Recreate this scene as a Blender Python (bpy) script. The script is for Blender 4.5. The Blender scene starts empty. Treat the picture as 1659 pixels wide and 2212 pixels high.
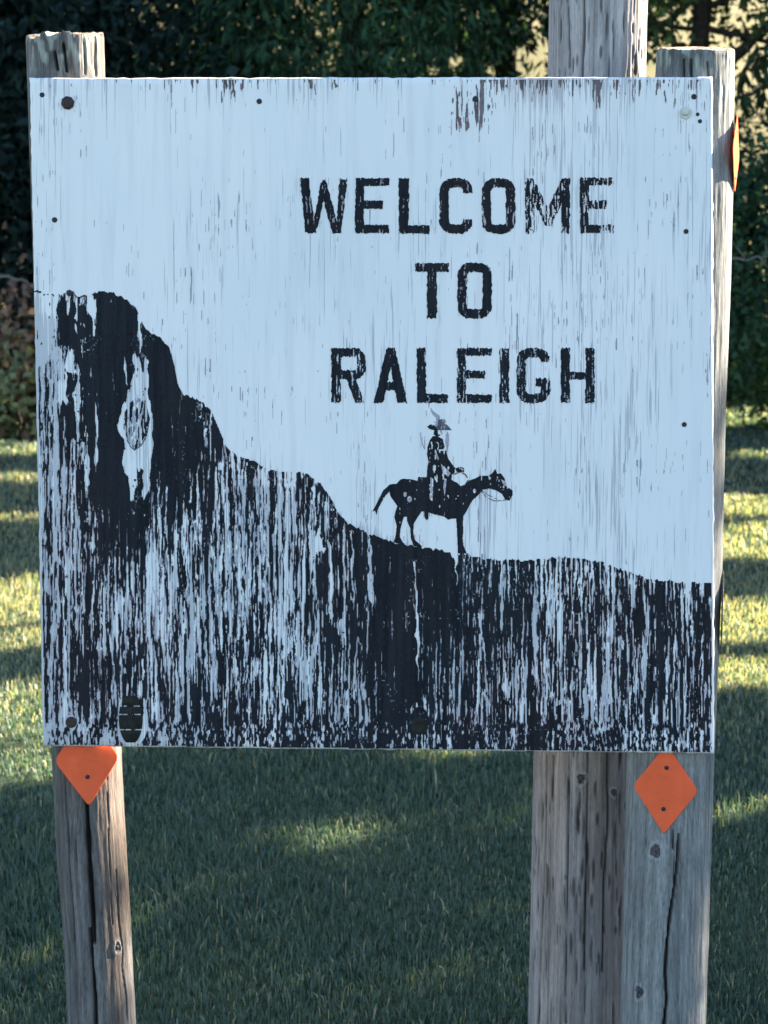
import bpy, math
import numpy as np
from mathutils import Vector

rng = np.random.default_rng(7)
SC = bpy.context.scene
COL = SC.collection
# ------------------------------------------------------------------ camera, sky, sun, exposure
CAM = np.array([0.0, 0.0, 1.65])
PITCH = math.radians(7.5)
F, CX, CY = 3320.0, 829.5, 1106.0          # focal length and centre of the 1659 x 2212 view the measurements were taken in
cam = bpy.data.cameras.new('camera')
cam.sensor_fit = 'VERTICAL'; cam.sensor_height = 24.0; cam.lens = 24.0 * F / 2212.0
cam.dof.use_dof = True; cam.dof.focus_distance = 2.77; cam.dof.aperture_fstop = 4.5
cam.clip_start = 0.05; cam.clip_end = 2000
cam_o = bpy.data.objects.new('camera', cam); COL.objects.link(cam_o)
cam_o.location = CAM; cam_o.rotation_euler = (math.radians(90) - PITCH, 0, 0)
SC.camera = cam_o

SUN_EL = math.radians(26)
SUN_AZ = math.radians(61)                  # clockwise from +Y (straight ahead) towards +X (right)
S = np.array([math.sin(SUN_AZ) * math.cos(SUN_EL), math.cos(SUN_AZ) * math.cos(SUN_EL), math.sin(SUN_EL)])
sun = bpy.data.lights.new('sun', 'SUN'); sun.energy = 5.0; sun.angle = math.radians(0.5); sun.color = (1.0, 0.86, 0.68)
sun_o = bpy.data.objects.new('sun', sun); COL.objects.link(sun_o)
sun_o.rotation_euler = Vector(S).to_track_quat('Z', 'Y').to_euler(); sun_o.location = (20, 15, 14)
W = bpy.data.worlds.new('World'); SC.world = W; W.use_nodes = True
nt = W.node_tree
sky = nt.nodes.new('ShaderNodeTexSky'); sky.sky_type = 'NISHITA'; sky.sun_disc = False
sky.sun_elevation = SUN_EL; sky.sun_rotation = SUN_AZ; sky.air_density = 1.0; sky.dust_density = 0.3; sky.ozone_density = 2.0
bg = nt.nodes['Background']; bg.inputs['Strength'].default_value = 0.05
nt.links.new(sky.outputs[0], bg.inputs['Color'])
SC.view_settings.view_transform = 'Standard'; SC.view_settings.look = 'None'
SC.view_settings.gamma = 1.0; SC.view_settings.use_curve_mapping = False
SC.view_settings.exposure = 3.17

# ------------------------------------------------------------------ small helpers
cp, sp = math.cos(PITCH), math.sin(PITCH)
FWD = np.array([0, cp, -sp]); UP = np.array([0, sp, cp]); RT = np.array([1.0, 0, 0])
def ray(px, py):
    u = (np.asarray(px, float) - CX) / F; v = (CY - np.asarray(py, float)) / F
    return u[..., None] * RT + v[..., None] * UP + FWD
def camv(v): return v[0] * RT + v[1] * UP + v[2] * FWD

def tag(o, label=None, cat=None, group=None, kind=None):
    if label: o['label'] = label
    if cat: o['category'] = cat
    if group: o['group'] = group
    if kind: o['kind'] = kind
    return o
def empty(name, loc, label, cat, group=None):
    o = bpy.data.objects.new(name, None); COL.objects.link(o); o.location = [float(v) for v in loc]
    o.empty_display_size = 0.1
    return tag(o, label, cat, group)
def mesh_np(name, verts, loops, sizes, mat, smooth=False, origin=None, parent=None, cols=None, fattr=None):
    """one mesh object from numpy arrays; verts in world space, stored relative to origin"""
    verts = np.asarray(verts, float)
    if origin is None: origin = parent_loc(parent) if parent else np.zeros(3)
    origin = np.asarray(origin, float)
    v = (verts - origin).astype(np.float32)
    loops = np.asarray(loops, np.int32).ravel(); sizes = np.asarray(sizes, np.int32).ravel()
    me = bpy.data.meshes.new(name)
    me.vertices.add(len(v)); me.vertices.foreach_set('co', v.ravel())
    me.loops.add(len(loops)); me.loops.foreach_set('vertex_index', loops)
    me.polygons.add(len(sizes))
    st = np.zeros(len(sizes), np.int32); st[1:] = np.cumsum(sizes)[:-1]
    me.polygons.foreach_set('loop_start', st)
    me.polygons.foreach_set('loop_total', sizes)
    if smooth: me.polygons.foreach_set('use_smooth', np.ones(len(sizes), bool))
    if cols is not None:
        a = me.attributes.new('Col', 'FLOAT_COLOR', 'POINT')
        c = np.ones((len(v), 4), np.float32); c[:, :3] = cols; a.data.foreach_set('color', c.ravel())
    for k, val in (fattr or {}).items():
        a = me.attributes.new(k, 'FLOAT', 'POINT'); a.data.foreach_set('value', np.asarray(val, np.float32).ravel())
    me.update(calc_edges=True); me.validate()
    me.materials.append(mat)
    o = bpy.data.objects.new(name, me); COL.objects.link(o)
    if parent:
        o.parent = parent; o.location = [float(a) for a in (origin - parent_loc(parent))]
    else: o.location = [float(a) for a in origin]
    return o
def parent_loc(p):
    l = np.array(p.location, float)
    while p.parent: p = p.parent; l = l + np.array(p.location, float)
    return l
def vnoise(shape, wy, wx, seed):
    """smooth value noise on a grid, wy and wx are wavelengths in cells"""
    r = np.random.default_rng(seed)
    ny, nx = int(shape[0] / wy) + 3, int(shape[1] / wx) + 3
    g = r.random((ny, nx))
    y = np.arange(shape[0]) / wy; x = np.arange(shape[1]) / wx
    iy, ix = y.astype(int), x.astype(int)
    fy, fx = y - iy, x - ix
    fy = fy * fy * (3 - 2 * fy); fx = fx * fx * (3 - 2 * fx)
    a = g[iy][:, ix] * (1 - fx) + g[iy][:, ix + 1] * fx
    b = g[iy + 1][:, ix] * (1 - fx) + g[iy + 1][:, ix + 1] * fx
    return a * (1 - fy[:, None]) + b * fy[:, None]
def rank(a):
    o = np.empty(a.size); o[np.argsort(a.ravel())] = np.linspace(0, 1, a.size)
    return o.reshape(a.shape)
def inpoly(X, Y, poly):
    p = np.asarray(poly, float); c = np.zeros(X.shape, bool)
    for (x1, y1), (x2, y2) in zip(p, np.roll(p, -1, 0)):
        if y1 == y2: continue
        k = ((Y >= min(y1, y2)) & (Y < max(y1, y2)))
        c ^= k & (X < (x2 - x1) * (Y - y1) / (y2 - y1) + x1)
    return c
def segdist(X, Y, pts):
    d = np.full(X.shape, 1e9)
    for (x1, y1), (x2, y2) in zip(pts[:-1], pts[1:]):
        L = (x2 - x1) ** 2 + (y2 - y1) ** 2 + 1e-9
        t = np.clip(((X - x1) * (x2 - x1) + (Y - y1) * (y2 - y1)) / L, 0, 1)
        d = np.minimum(d, np.hypot(X - x1 - t * (x2 - x1), Y - y1 - t * (y2 - y1)))
    return d

# ------------------------------------------------------------------ materials
def mat(name, rough=0.8, spec=0.3):
    m = bpy.data.materials.new(name); m.use_nodes = True
    b = m.node_tree.nodes['Principled BSDF']
    b.inputs['Roughness'].default_value = rough; b.inputs['Specular IOR Level'].default_value = spec
    return m, m.node_tree, b
def nd(t, typ, **kw):
    n = t.nodes.new(typ)
    for k, v in kw.items(): setattr(n, k, v)
    return n
def mapped(t, scale, coord='Object'):
    tc = nd(t, 'ShaderNodeTexCoord'); mp = nd(t, 'ShaderNodeMapping')
    mp.inputs['Scale'].default_value = scale
    t.links.new(tc.outputs[coord], mp.inputs['Vector']); return mp.outputs[0]
def noise(t, vec, scale=1.0, detail=3.0, rough=0.55, dist=0.0):
    n = nd(t, 'ShaderNodeTexNoise'); n.inputs['Scale'].default_value = scale
    n.inputs['Detail'].default_value = detail; n.inputs['Roughness'].default_value = rough; n.inputs['Distortion'].default_value = dist
    t.links.new(vec, n.inputs['Vector']); return n.outputs['Fac']
def ramp(t, fac, stops):
    r = nd(t, 'ShaderNodeValToRGB'); el = r.color_ramp.elements
    while len(el) < len(stops): el.new(0.5)
    for e, (p, c) in zip(el, stops): e.position = p; e.color = (*c, 1) if len(c) == 3 else c
    t.links.new(fac, r.inputs['Fac']); return r.outputs['Color']
def mix(t, a, b, fac, mode='MIX'):
    m = nd(t, 'ShaderNodeMix', data_type='RGBA', blend_type=mode)
    for s, v in ((m.inputs[6], a), (m.inputs[7], b), (m.inputs[0], fac)):
        if hasattr(v, 'is_output') or isinstance(v, bpy.types.NodeSocket): t.links.new(v, s)
        elif isinstance(v, tuple): s.default_value = (*v, 1)
        else: s.default_value = v
    return m.outputs[2]
def math_(t, op, a, b=None, clamp=False):
    m = nd(t, 'ShaderNodeMath', operation=op); m.use_clamp = clamp
    for s, v in ((m.inputs[0], a), (m.inputs[1], b)):
        if v is None: continue
        if isinstance(v, (int, float)): s.default_value = v
        else: t.links.new(v, s)
    return m.outputs[0]
def attr(t, name, out='Color'):
    a = nd(t, 'ShaderNodeAttribute', attribute_name=name); return a.outputs[out]
def bump(t, b, h, strength=0.4, dist=0.002):
    n = nd(t, 'ShaderNodeBump'); n.inputs['Strength'].default_value = strength; n.inputs['Distance'].default_value = dist
    t.links.new(h, n.inputs['Height']); t.links.new(n.outputs[0], b.inputs['Normal'])

def m_board():
    m, t, b = mat('weathered_white_paint', 0.6, 0.3)
    big = noise(t, mapped(t, (2.2, 1, 1.6)), 1, 3)
    base = ramp(t, big, [(0.3, (0.715, 0.725, 0.735)), (0.7, (0.83, 0.80, 0.80))])
    fine = noise(t, mapped(t, (420, 40, 7)), 1, 2, 0.6, 0.3)
    fine2 = noise(t, mapped(t, (230, 40, 3.6)), 1, 3, 0.6, 0.3)
    s = math_(t, 'MULTIPLY', math_(t, 'ADD', fine, fine2), 0.5)
    w = attr(t, 'wear', 'Fac')
    thr = math_(t, 'SUBTRACT', 0.70, math_(t, 'MULTIPLY', w, 0.22))
    k = math_(t, 'MULTIPLY', math_(t, 'SUBTRACT', s, thr), 26.0, clamp=True)
    k2 = math_(t, 'MULTIPLY', k, 0.5)
    br = attr(t, 'brown', 'Fac')
    grey = mix(t, (0.20, 0.23, 0.29), (0.17, 0.105, 0.115), br)
    c = mix(t, base, grey, k2)
    # faint greying of the paint along the grain
    soft = noise(t, mapped(t, (60, 20, 3.0)), 1, 4, 0.6)
    c = mix(t, c, mix(t, c, (0.78, 0.78, 0.82), 1.0, 'MULTIPLY'), math_(t, 'MULTIPLY', math_(t, 'SUBTRACT', soft, 0.48), 1.8, clamp=True))
    t.links.new(c, b.inputs['Base Color'])
    h = math_(t, 'SUBTRACT', math_(t, 'MULTIPLY', soft, 0.3), k)
    bump(t, b, h, 0.35, 0.001)
    return m
def m_paint(name, dark, light, rough=0.55):
    m, t, b = mat(name, rough, 0.07)
    n1 = noise(t, mapped(t, (90, 30, 4)), 1, 4, 0.6)
    n2 = noise(t, mapped(t, (500, 100, 160)), 1, 2)
    big = noise(t, mapped(t, (5, 1, 2.5)), 1, 2)
    f = math_(t, 'ADD', math_(t, 'MULTIPLY', n1, 0.6), math_(t, 'MULTIPLY', n2, 0.4))
    c = ramp(t, f, [(0.3, dark), (0.72, light)])
    c = mix(t, c, mix(t, c, (1.14, 0.97, 0.94), 1.0, 'MULTIPLY'), ramp(t, big, [(0.45, (0, 0, 0)), (0.6, (1, 1, 1))]))
    t.links.new(c, b.inputs['Base Color']); bump(t, b, f, 0.25, 0.001)
    return m
def m_wood(name, lo=0.34, hi=1.38, sc=280, tint=(1, 1, 1)):
    m, t, b = mat(name, 0.9, 0.15)
    f1 = noise(t, mapped(t, (sc, sc, 5)), 1, 4, 0.65, 0.4)
    f2 = noise(t, mapped(t, (38, 38, 1.6)), 1, 3, 0.6)
    f3 = noise(t, mapped(t, (600, 600, 60)), 1, 2)
    f = math_(t, 'ADD', math_(t, 'ADD', math_(t, 'MULTIPLY', f1, 0.46), math_(t, 'MULTIPLY', f2, 0.22)), math_(t, 'MULTIPLY', f3, 0.32))
    k = ramp(t, f, [(0.34, (lo,) * 3), (0.5, (0.95, 0.95, 0.95)), (0.66, (hi,) * 3)])
    c = mix(t, attr(t, 'Col'), k, 1.0, 'MULTIPLY')
    c = mix(t, c, tint, 1.0, 'MULTIPLY')
    t.links.new(c, b.inputs['Base Color']); bump(t, b, f1, 0.7, 0.003)
    return m
def m_plain(name, col, rough=0.6, spec=0.3, metal=0.0, var=0.25, scale=60):
    m, t, b = mat(name, rough, spec); b.inputs['Metallic'].default_value = metal
    n = noise(t, mapped(t, (scale,) * 3), 1, 4, 0.6)
    c = ramp(t, n, [(0.3, tuple(v * (1 - var) for v in col)), (0.7, tuple(min(1, v * (1 + var)) for v in col))])
    t.links.new(c, b.inputs['Base Color']); bump(t, b, n, 0.15, 0.001)
    return m
def m_leaf(name, trans=0.35, rough=0.7, spec=0.12):
    m, t, b = mat(name, rough, spec)
    c = attr(t, 'Col'); t.links.new(c, b.inputs['Base Color'])
    tr = nd(t, 'ShaderNodeBsdfTranslucent'); mx = nd(t, 'ShaderNodeMixShader'); mx.inputs[0].default_value = trans
    t.links.new(mix(t, c, (1.3, 1.35, 0.6), 1.0, 'MULTIPLY'), tr.inputs['Color'])
    t.links.new(b.outputs[0], mx.inputs[1]); t.links.new(tr.outputs[0], mx.inputs[2])
    t.links.new(mx.outputs[0], t.nodes['Material Output'].inputs['Surface'])
    return m
def m_ground():
    m, t, b = mat('lawn_soil', 0.95, 0.1)
    n1 = noise(t, mapped(t, (1.2, 1.2, 1.2)), 1, 5, 0.6)
    n2 = noise(t, mapped(t, (38, 38, 38)), 1, 4, 0.7)
    lawn = mix(t, ramp(t, n1, [(0.35, (0.028, 0.050, 0.034)), (0.65, (0.062, 0.080, 0.048))]),
               ramp(t, n2, [(0.3, (0.5, 0.5, 0.5)), (0.7, (1.5, 1.45, 1.3))]), 1.0, 'MULTIPLY')
    n3 = noise(t, mapped(t, (0.35, 0.12, 0.35)), 1, 5, 0.65)
    n4 = noise(t, mapped(t, (6, 2.5, 6)), 1, 4, 0.7)
    field = mix(t, ramp(t, n3, [(0.35, (0.105, 0.105, 0.042)), (0.65, (0.18, 0.155, 0.075))]),
                ramp(t, n4, [(0.3, (0.7, 0.75, 0.7)), (0.7, (1.25, 1.2, 1.2))]), 1.0, 'MULTIPLY')
    c = mix(t, lawn, field, attr(t, 'field', 'Fac'))
    t.links.new(c, b.inputs['Base Color']); bump(t, b, n2, 0.6, 0.02)
    return m
M = dict(board=m_board(), black=m_paint('black_sign_paint', (0.006, 0.008, 0.011), (0.026, 0.030, 0.038), 0.75),
         faded=m_paint('faded_grey_paint', (0.20, 0.20, 0.25), (0.52, 0.53, 0.58), 0.8), dusk=m_paint('worn_charcoal_paint', (0.04, 0.043, 0.055), (0.17, 0.175, 0.21), 0.8),
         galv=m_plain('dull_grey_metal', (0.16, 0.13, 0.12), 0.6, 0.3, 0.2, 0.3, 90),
         bare=m_paint('bare_weathered_ply', (0.06, 0.052, 0.058), (0.24, 0.20, 0.21), 0.85),
         wood=m_wood('weathered_post_wood'), pole=m_wood('silvery_pole_wood', 0.40, 1.3, 200),
         orange=m_plain('orange_reflective_sheet', (0.80, 0.130, 0.052), 0.75, 0.02, 0, 0.10, 25),
         rust=m_plain('rusty_steel', (0.05, 0.032, 0.03), 0.7, 0.4, 0.4, 0.4, 300),
         dark=m_plain('dark_screw_steel', (0.03, 0.022, 0.03), 0.6, 0.4, 0.3, 0.3, 300),
         cream=m_plain('cream_painted_bolt', (0.55, 0.56, 0.50), 0.55, 0.3, 0, 0.2, 200),
         plug=m_plain('dark_repair_plug', (0.018, 0.019, 0.016), 0.8, 0.2, 0, 0.4, 90),
         bark=m_plain('dark_bark', (0.045, 0.038, 0.034), 0.95, 0.1, 0, 0.5, 30),
         twig=m_plain('pale_dead_twig', (0.22, 0.20, 0.18), 0.9, 0.1, 0, 0.3, 60),
         leaf=m_leaf('leaf'), grass=m_leaf('grass_blade', 0.40, 0.5, 0.45), ground=m_ground())

# ------------------------------------------------------------------ terrain
_yt = np.array([-2000, -30, 2, 13, 20, 30, 105, 140, 2000.0])
_zt = np.array([-0.2, -0.1, 0.0, 0.897, 1.95, 4.2, 22.5, 26, 40.0])
_ys = np.linspace(-40, 200, 2401)
_zs = np.interp(_ys, _yt, _zt)
_k = np.exp(-0.5 * (np.arange(-40, 41) / 9.0) ** 2); _k /= _k.sum()
_zs = np.convolve(np.pad(_zs, 40, mode='edge'), _k, 'valid')
def gz(x, y):
    x = np.asarray(x, float); y = np.asarray(y, float)
    z = np.where((y > -38) & (y < 195), np.interp(y, _ys, _zs), np.interp(y, _yt, _zt))
    z = z + 0.018 * np.sin(x * 1.7 + 0.6 * y) * np.sin(y * 1.1 - 0.8 * x + 1) + np.where(y > 16, 0.25 * np.sin(x * 0.11 + 1) * np.clip((y - 16) / 20, 0, 1) * 3, 0)
    return z
def to_ground(P, d):
    """march points P along direction d down to the terrain"""
    P = np.atleast_2d(np.asarray(P, float)); d = np.broadcast_to(d, P.shape)
    t = np.zeros(len(P))
    for _ in range(22):
        Q = P + d * t[:, None]
        t = t + 0.85 * (Q[:, 2] - gz(Q[:, 0], Q[:, 1])) / np.maximum(-d[:, 2] + 0.05, 0.08)
    return P + d * t[:, None]
def px_ground(px, py):
    d = ray(np.array([px]), np.array([py]))[0]
    for t in np.arange(1.5, 120, 0.02):
        q = CAM + d * t
        if q[2] <= gz(q[0], q[1]): return q
    return q
xs = np.unique(np.concatenate([np.linspace(-6, 6, 81), np.linspace(-40, 40, 61), np.linspace(-400, 400, 41), [-1500, 1500]]))
ys = np.unique(np.concatenate([np.linspace(1, 16, 101), np.linspace(-30, 120, 90), [-1500, -400, -120, 160, 200, 300, 600, 1500]]))
GX, GY = np.meshgrid(xs, ys)
n0, n1 = GX.shape
V = np.stack([GX, GY, gz(GX, GY)], -1).reshape(-1, 3)
I = np.arange(n0 * n1).reshape(n0, n1)
Q = np.stack([I[:-1, :-1], I[:-1, 1:], I[1:, 1:], I[1:, :-1]], -1).reshape(-1, 4)
fld = np.clip((GY - 14.5 + 0.6 * np.sin(GX)) / 2.0, 0, 1)
g = mesh_np('ground', V, Q, np.full(len(Q), 4), M['ground'], True, fattr={'field': fld})
tag(g, kind='structure')

# sun flecks on the lawn: gaps cut into the tree crowns so the low sun reaches the grass here (photo px, converted to ground metres)
FLECKS = []
for (x0, x1, y0, y1) in [(-160, 260, 1258, 1402), (-160, 300, 1492, 1600), (-60, 160, 1640, 1690), (-160, 300, 965, 985), (-100, 160, 1036, 1044), (-60, 200, 1122, 1128),
                         (1340, 1800, 878, 930), (1340, 1800, 1078, 1205), (1340, 1800, 1312, 1385), (1330, 1800, 1440, 1485), (1540, 1660, 1755, 1785),
                         (520, 790, 1811, 1827), (1080, 1150, 1735, 1775), (900, 1050, 1622, 1632), (600, 640, 1670, 1680), (720, 830, 2140, 2190), (880, 1120, 1612, 1636), (1560, 1720, 985, 992)]:
    c = px_ground((x0 + x1) / 2, (y0 + y1) / 2); a = px_ground((x0 + x1) / 2, y0); b = px_ground((x0 + x1) / 2, y1); r = px_ground(x1, (y0 + y1) / 2)
    FLECKS.append((c[0], (a[1] + b[1]) / 2, abs(r[0] - c[0]), abs(a[1] - b[1]) / 2 + 0.02))
def in_fleck(P):
    G = to_ground(P, -S)
    k = np.zeros(len(G), bool)
    for (x, y, rx, ry) in FLECKS: k |= ((G[:, 0] - x) / rx) ** 4 + ((G[:, 1] - y) / ry) ** 2 < 1
    return k

# ------------------------------------------------------------------ the board's plane (fitted to its four corners) and its outline
_a, _b, _c = -0.0442, 0.0269, 0.0016
Rx = np.array([[1, 0, 0], [0, math.cos(_a), -math.sin(_a)], [0, math.sin(_a), math.cos(_a)]])
Ry = np.array([[math.cos(_b), 0, math.sin(_b)], [0, 1, 0], [-math.sin(_b), 0, math.cos(_b)]])
Rz = np.array([[math.cos(_c), -math.sin(_c), 0], [math.sin(_c), math.cos(_c), 0], [0, 0, 1]])
RB = Rz @ Ry @ Rx
NB = camv(RB @ np.array([0, 0, -1.0]))                 # board normal, towards the viewer
BC = CAM + camv(np.array([-0.0197, 0.1709, 2.7628]))   # board centre
def onplane(px, py, off=0.0, N=NB, B=BC):
    d = ray(px, py); t = ((B + N * off - CAM) @ N) / (d @ N)
    return CAM + d * t[..., None]
CORN = np.array([(63, 167), (1540, 165), (1544.5, 1629), (92, 1612.5)], float)   # TL TR BR BL
def bp(u, v):
    """outline of the board in photo px, u across, v down"""
    top = CORN[0] + u[..., None] * (CORN[1] - CORN[0]); bot = CORN[3] + u[..., None] * (CORN[2] - CORN[3])
    p = top + v[..., None] * (bot - top)
    return p[..., 0], p[..., 1]

# ------------------------------------------------------------------ posts
def post(name, edges, off_extra, mat_, base, cracks, knots, label, cat, spots=0, seed=1, nseg=156, nrow=700, top_rag=0.006, vertical=None, up_ext=0.0, slant=0.0, stain=None):
    """round wooden post; edges = rows (y, left x, right x) in photo px; continues down into the ground"""
    e = np.array(edges, float)
    N, B = (NB, BC) if vertical is None else (np.array([0, -1.0, 0]), np.array([0, vertical, 0]))
    W_ = (e[:, 2] - e[:, 1]) / F * 2.8 / 2
    L = np.array([onplane(np.array(l), np.array(y), (-0.0175 - w if vertical is None else 0), N, B) for (y, l, r), w in zip(e, W_)])
    R = np.array([onplane(np.array(r), np.array(y), (-0.0175 - w if vertical is None else 0), N, B) for (y, l, r), w in zip(e, W_)])
    C = (L + R) / 2; rad = np.linalg.norm(R - L, axis=1) / 2
    if up_ext:
        d = (C[0] - C[-1]) / np.linalg.norm(C[0] - C[-1])
        tp = (rad[0] - rad[-1]) / np.linalg.norm(C[0] - C[-1])
        C = np.vstack([C[0] + d * up_ext, C]); rad = np.concatenate([[max(0.06, rad[0] + tp * up_ext * 0.6)], rad]); eY = np.concatenate([[-9999], e[:, 0]])
    else: eY = e[:, 0]
    d = (C[-1] - C[-2]) / np.linalg.norm(C[-1] - C[-2])
    n = 0.0
    while (C[-1] + d * n)[2] > gz(*(C[-1] + d * n)[:2]) - 0.12: n += 0.02
    C = np.vstack([C, C[-1] + d * n]); rad = np.concatenate([rad, [rad[-1] * 1.02]])
    s = np.concatenate([[0], np.cumsum(np.linalg.norm(np.diff(C, axis=0), axis=1))])
    relc = C - CAM; pyc = CY - F * (relc @ UP) / (relc @ FWD)
    fine = np.linspace(0, s[-1], 4000); pf = np.interp(fine, s, pyc)
    wgt = np.where((pf > -60) & (pf < 2300), 1.0, 0.10); cw = np.cumsum(wgt); cw = (cw - cw[0]) / (cw[-1] - cw[0])
    sv = np.interp(np.linspace(0, 1, nrow), cw, fine)
    ax = np.stack([np.interp(sv, s, C[:, k]) for k in range(3)], 1); rr = np.interp(sv, s, rad)
    # photo row of every ring (perspective), so marks can be placed from photo positions
    rel = ax - CAM; pyr = CY - F * (rel @ UP) / (rel @ FWD); pxr = CX + F * (rel @ RT) / (rel @ FWD); prr = rr / (rel @ FWD) * F
    nf = int(nseg * 0.78); th = np.concatenate([np.linspace(-1.8, 1.8, nf, endpoint=False), np.linspace(1.8, 2 * math.pi - 1.8, nseg - nf, endpoint=False)])          # 0 faces the viewer, + to the right
    TH, PY = np.meshgrid(th, pyr)
    sh = TH.shape
    t_ = (ax[0] - ax[-1]) / np.linalg.norm(ax[0] - ax[-1])
    ex = np.cross(t_, NB); ex /= np.linalg.norm(ex)
    if ex[0] < 0: ex = -ex
    ey = np.cross(ex, t_); ey = ey if ey @ NB > 0 else -ey
    S0 = ax[:, None, :] + (rr[:, None] * np.sin(TH))[..., None] * ex + (rr[:, None] * np.cos(TH))[..., None] * ey - CAM
    dpt = S0 @ FWD; PX = CX + F * (S0 @ RT) / dpt; PY = CY - F * (S0 @ UP) / dpt
    cosv = np.maximum(np.cos(TH), 0.25); front = np.cos(TH) > 0.0
    per = lambda wy, w, sd: vnoise((nrow, nseg), wy, w, sd)
    disp = (per(nrow * 0.22, nseg / 4, seed) - 0.5) * 0.003 + (per(120, 5, seed + 1) - 0.5) * 0.0014 + (per(50, 2.2, seed + 2) - 0.5) * 0.0013
    disp += (per(14, 2.5, seed + 3) - 0.5) * 0.0008
    col = np.ones(sh + (3,)) * np.array(base)
    tone = per(nrow * 0.3, nseg / 9, seed + 4); col *= (0.78 + 0.44 * tone)[..., None]
    strk = per(120, 2.2, seed + 5); col *= (0.74 + 0.52 * strk)[..., None]
    mot = per(16, 4, seed + 6); col *= (0.82 + 0.36 * mot)[..., None]
    if stain is not None: col = stain(col, TH, PY, per)
    for (pts, wid, dep) in cracks:
        p = np.array(pts, float)
        inside = (PY >= p[:, 1].min()) & (PY <= p[:, 1].max())
        inside = inside & front
        cxp = np.interp(PY, p[:, 1], p[:, 0])
        tt = np.clip((PY - p[:, 1].min()) / (np.ptp(p[:, 1]) + 1e-6), 0, 1)
        wl = wid * (0.35 + 0.65 * np.sin(np.pi * np.clip(tt * 0.9 + 0.08, 0, 1)) ** 0.5) * (0.7 + 0.6 * per(12, nseg, seed + 9)[:, :1])
        a = np.abs(PX - cxp) / cosv
        k = np.clip(1.25 - a / np.maximum(wl, 0.1), 0, 1) * inside
        disp -= np.minimum(k * 1.6, 1) * dep
        col *= (1 - 0.78 * np.minimum(k * 1.4, 1))[..., None]
        halo = np.clip(1 - a / (wl * 4 + 3), 0, 1) * inside * (k == 0)
        col *= (1 - 0.15 * halo)[..., None]
    for (kx, ky, r) in knots:
        a = np.where(front, (PX - kx) / cosv, 1e4); b_ = (PY - ky) * 0.85
        d_ = np.hypot(a, b_) / r
        wv = 0.12 * np.sin(np.arctan2(b_, a) * 3 + kx)
        d_ = d_ + wv
        col = np.where((d_ < 1.55)[..., None] & (d_ >= 0.95)[..., None], col * 0.62 + np.array([0.36, 0.37, 0.37]) * 0.38, col)
        disp += 0.0016 * np.exp(-((d_ - 1.2) / 0.4) ** 2) - 0.003 * np.exp(-(d_ / 0.7) ** 4)
        col = np.where((d_ < 0.95)[..., None], np.array([0.085, 0.075, 0.075]) * (0.8 + 0.5 * (np.sin(d_ * 14) > 0))[..., None], col)
    if spots:
        r_ = np.random.default_rng(seed + 50)
        for _ in range(spots):
            t0 = r_.uniform(-1.7, 1.7); z0 = r_.integers(4, nrow - 4); w0 = r_.uniform(0.012, 0.028); h0 = r_.uniform(3, 12)
            i0, i1 = max(0, int(z0 - 2 * h0)), min(nrow, int(z0 + 2 * h0))
            k = np.exp(-(((TH[i0:i1] - t0 ) / w0) ** 2 + ((np.arange(i0, i1)[:, None] - z0) / h0) ** 2) ** 3)
            disp[i0:i1] -= 0.003 * k; col[i0:i1] *= (1 - 0.66 * k)[..., None]
    # ragged sawn top
    RR = rr[:, None] + disp
    P = ax[:, None, :] + (RR * np.sin(TH))[..., None] * ex + (RR * np.cos(TH))[..., None] * ey
    rag = (vnoise((1, nseg), 1, 6, seed + 20)[0] - 0.5) * top_rag * 2 + (vnoise((1, nseg), 1, 2, seed + 21)[0] - 0.5) * top_rag
    fade = np.clip(1 - np.arange(nrow) / 16.0, 0, 1) ** 2
    P += (fade[:, None] * rag[None, :])[..., None] * t_
    P -= (np.clip(1 - np.arange(nrow) / 30.0, 0, 1)[:, None] * np.cos(TH) * slant)[..., None] * t_
    rnd = np.clip(1 - np.arange(nrow) / 4.0, 0, 1) ** 2 * 0.0015
    P -= (rnd[:, None] * np.sin(TH))[..., None] * ex + (rnd[:, None] * np.cos(TH))[..., None] * ey
    I = np.arange(nrow * nseg).reshape(nrow, nseg); J = np.roll(I, -1, 1)
    Q = np.stack([I[:-1], I[1:], J[1:], J[:-1]], -1).reshape(-1, 4)
    rootp = ax[-1].copy(); rootp[2] = gz(rootp[0], rootp[1])
    root = empty(name, rootp, label, cat)
    mesh_np('trunk', P.reshape(-1, 3), Q, np.full(len(Q), 4), mat_, True, parent=root, cols=col.reshape(-1, 3))
    # end grain: concentric rings, slightly domed, with splits
    nr = 14; rings = []; cc = []
    r_ = np.random.default_rng(seed + 70)
    for j in range(nr):
        f = 1 - j / (nr - 1)
        c0 = P[0].mean(0)
        rings.append(c0 + (P[0] - c0) * f + t_ * (0.004 * (1 - f) + (r_.random(nseg)[:, None] - 0.5) * 0.003 * (f < 1) * (f > 0)))
        cc.append(np.ones((nseg, 3)) * np.array([0.40, 0.33, 0.26]) * (0.6 + 0.5 * (j % 2)) * (0.7 + 0.5 * r_.random((nseg, 1))))
    E_ = np.concatenate(rings); ec = np.concatenate(cc)
    I = np.arange(nr * nseg).reshape(nr, nseg); J = np.roll(I, -1, 1)
    Q = np.stack([I[:-1], J[:-1], J[1:], I[1:]], -1).reshape(-1, 4)[:, ::-1]
    mesh_np('end_grain', E_, Q, np.full(len(Q), 4), mat_, False, parent=root, cols=ec)
    def at(px, py, out=0.0):
        q_ = int(np.argmin(np.where(front, (PX - px) ** 2 + (PY - py) ** 2, 1e9))); row = q_ // nseg; th_ = float(TH.ravel()[q_])
        n_ = math.sin(th_) * ex + math.cos(th_) * ey
        return ax[row] + n_ * (rr[row] + out), n_, t_, ax[row], rr[row], ex, ey
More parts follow.
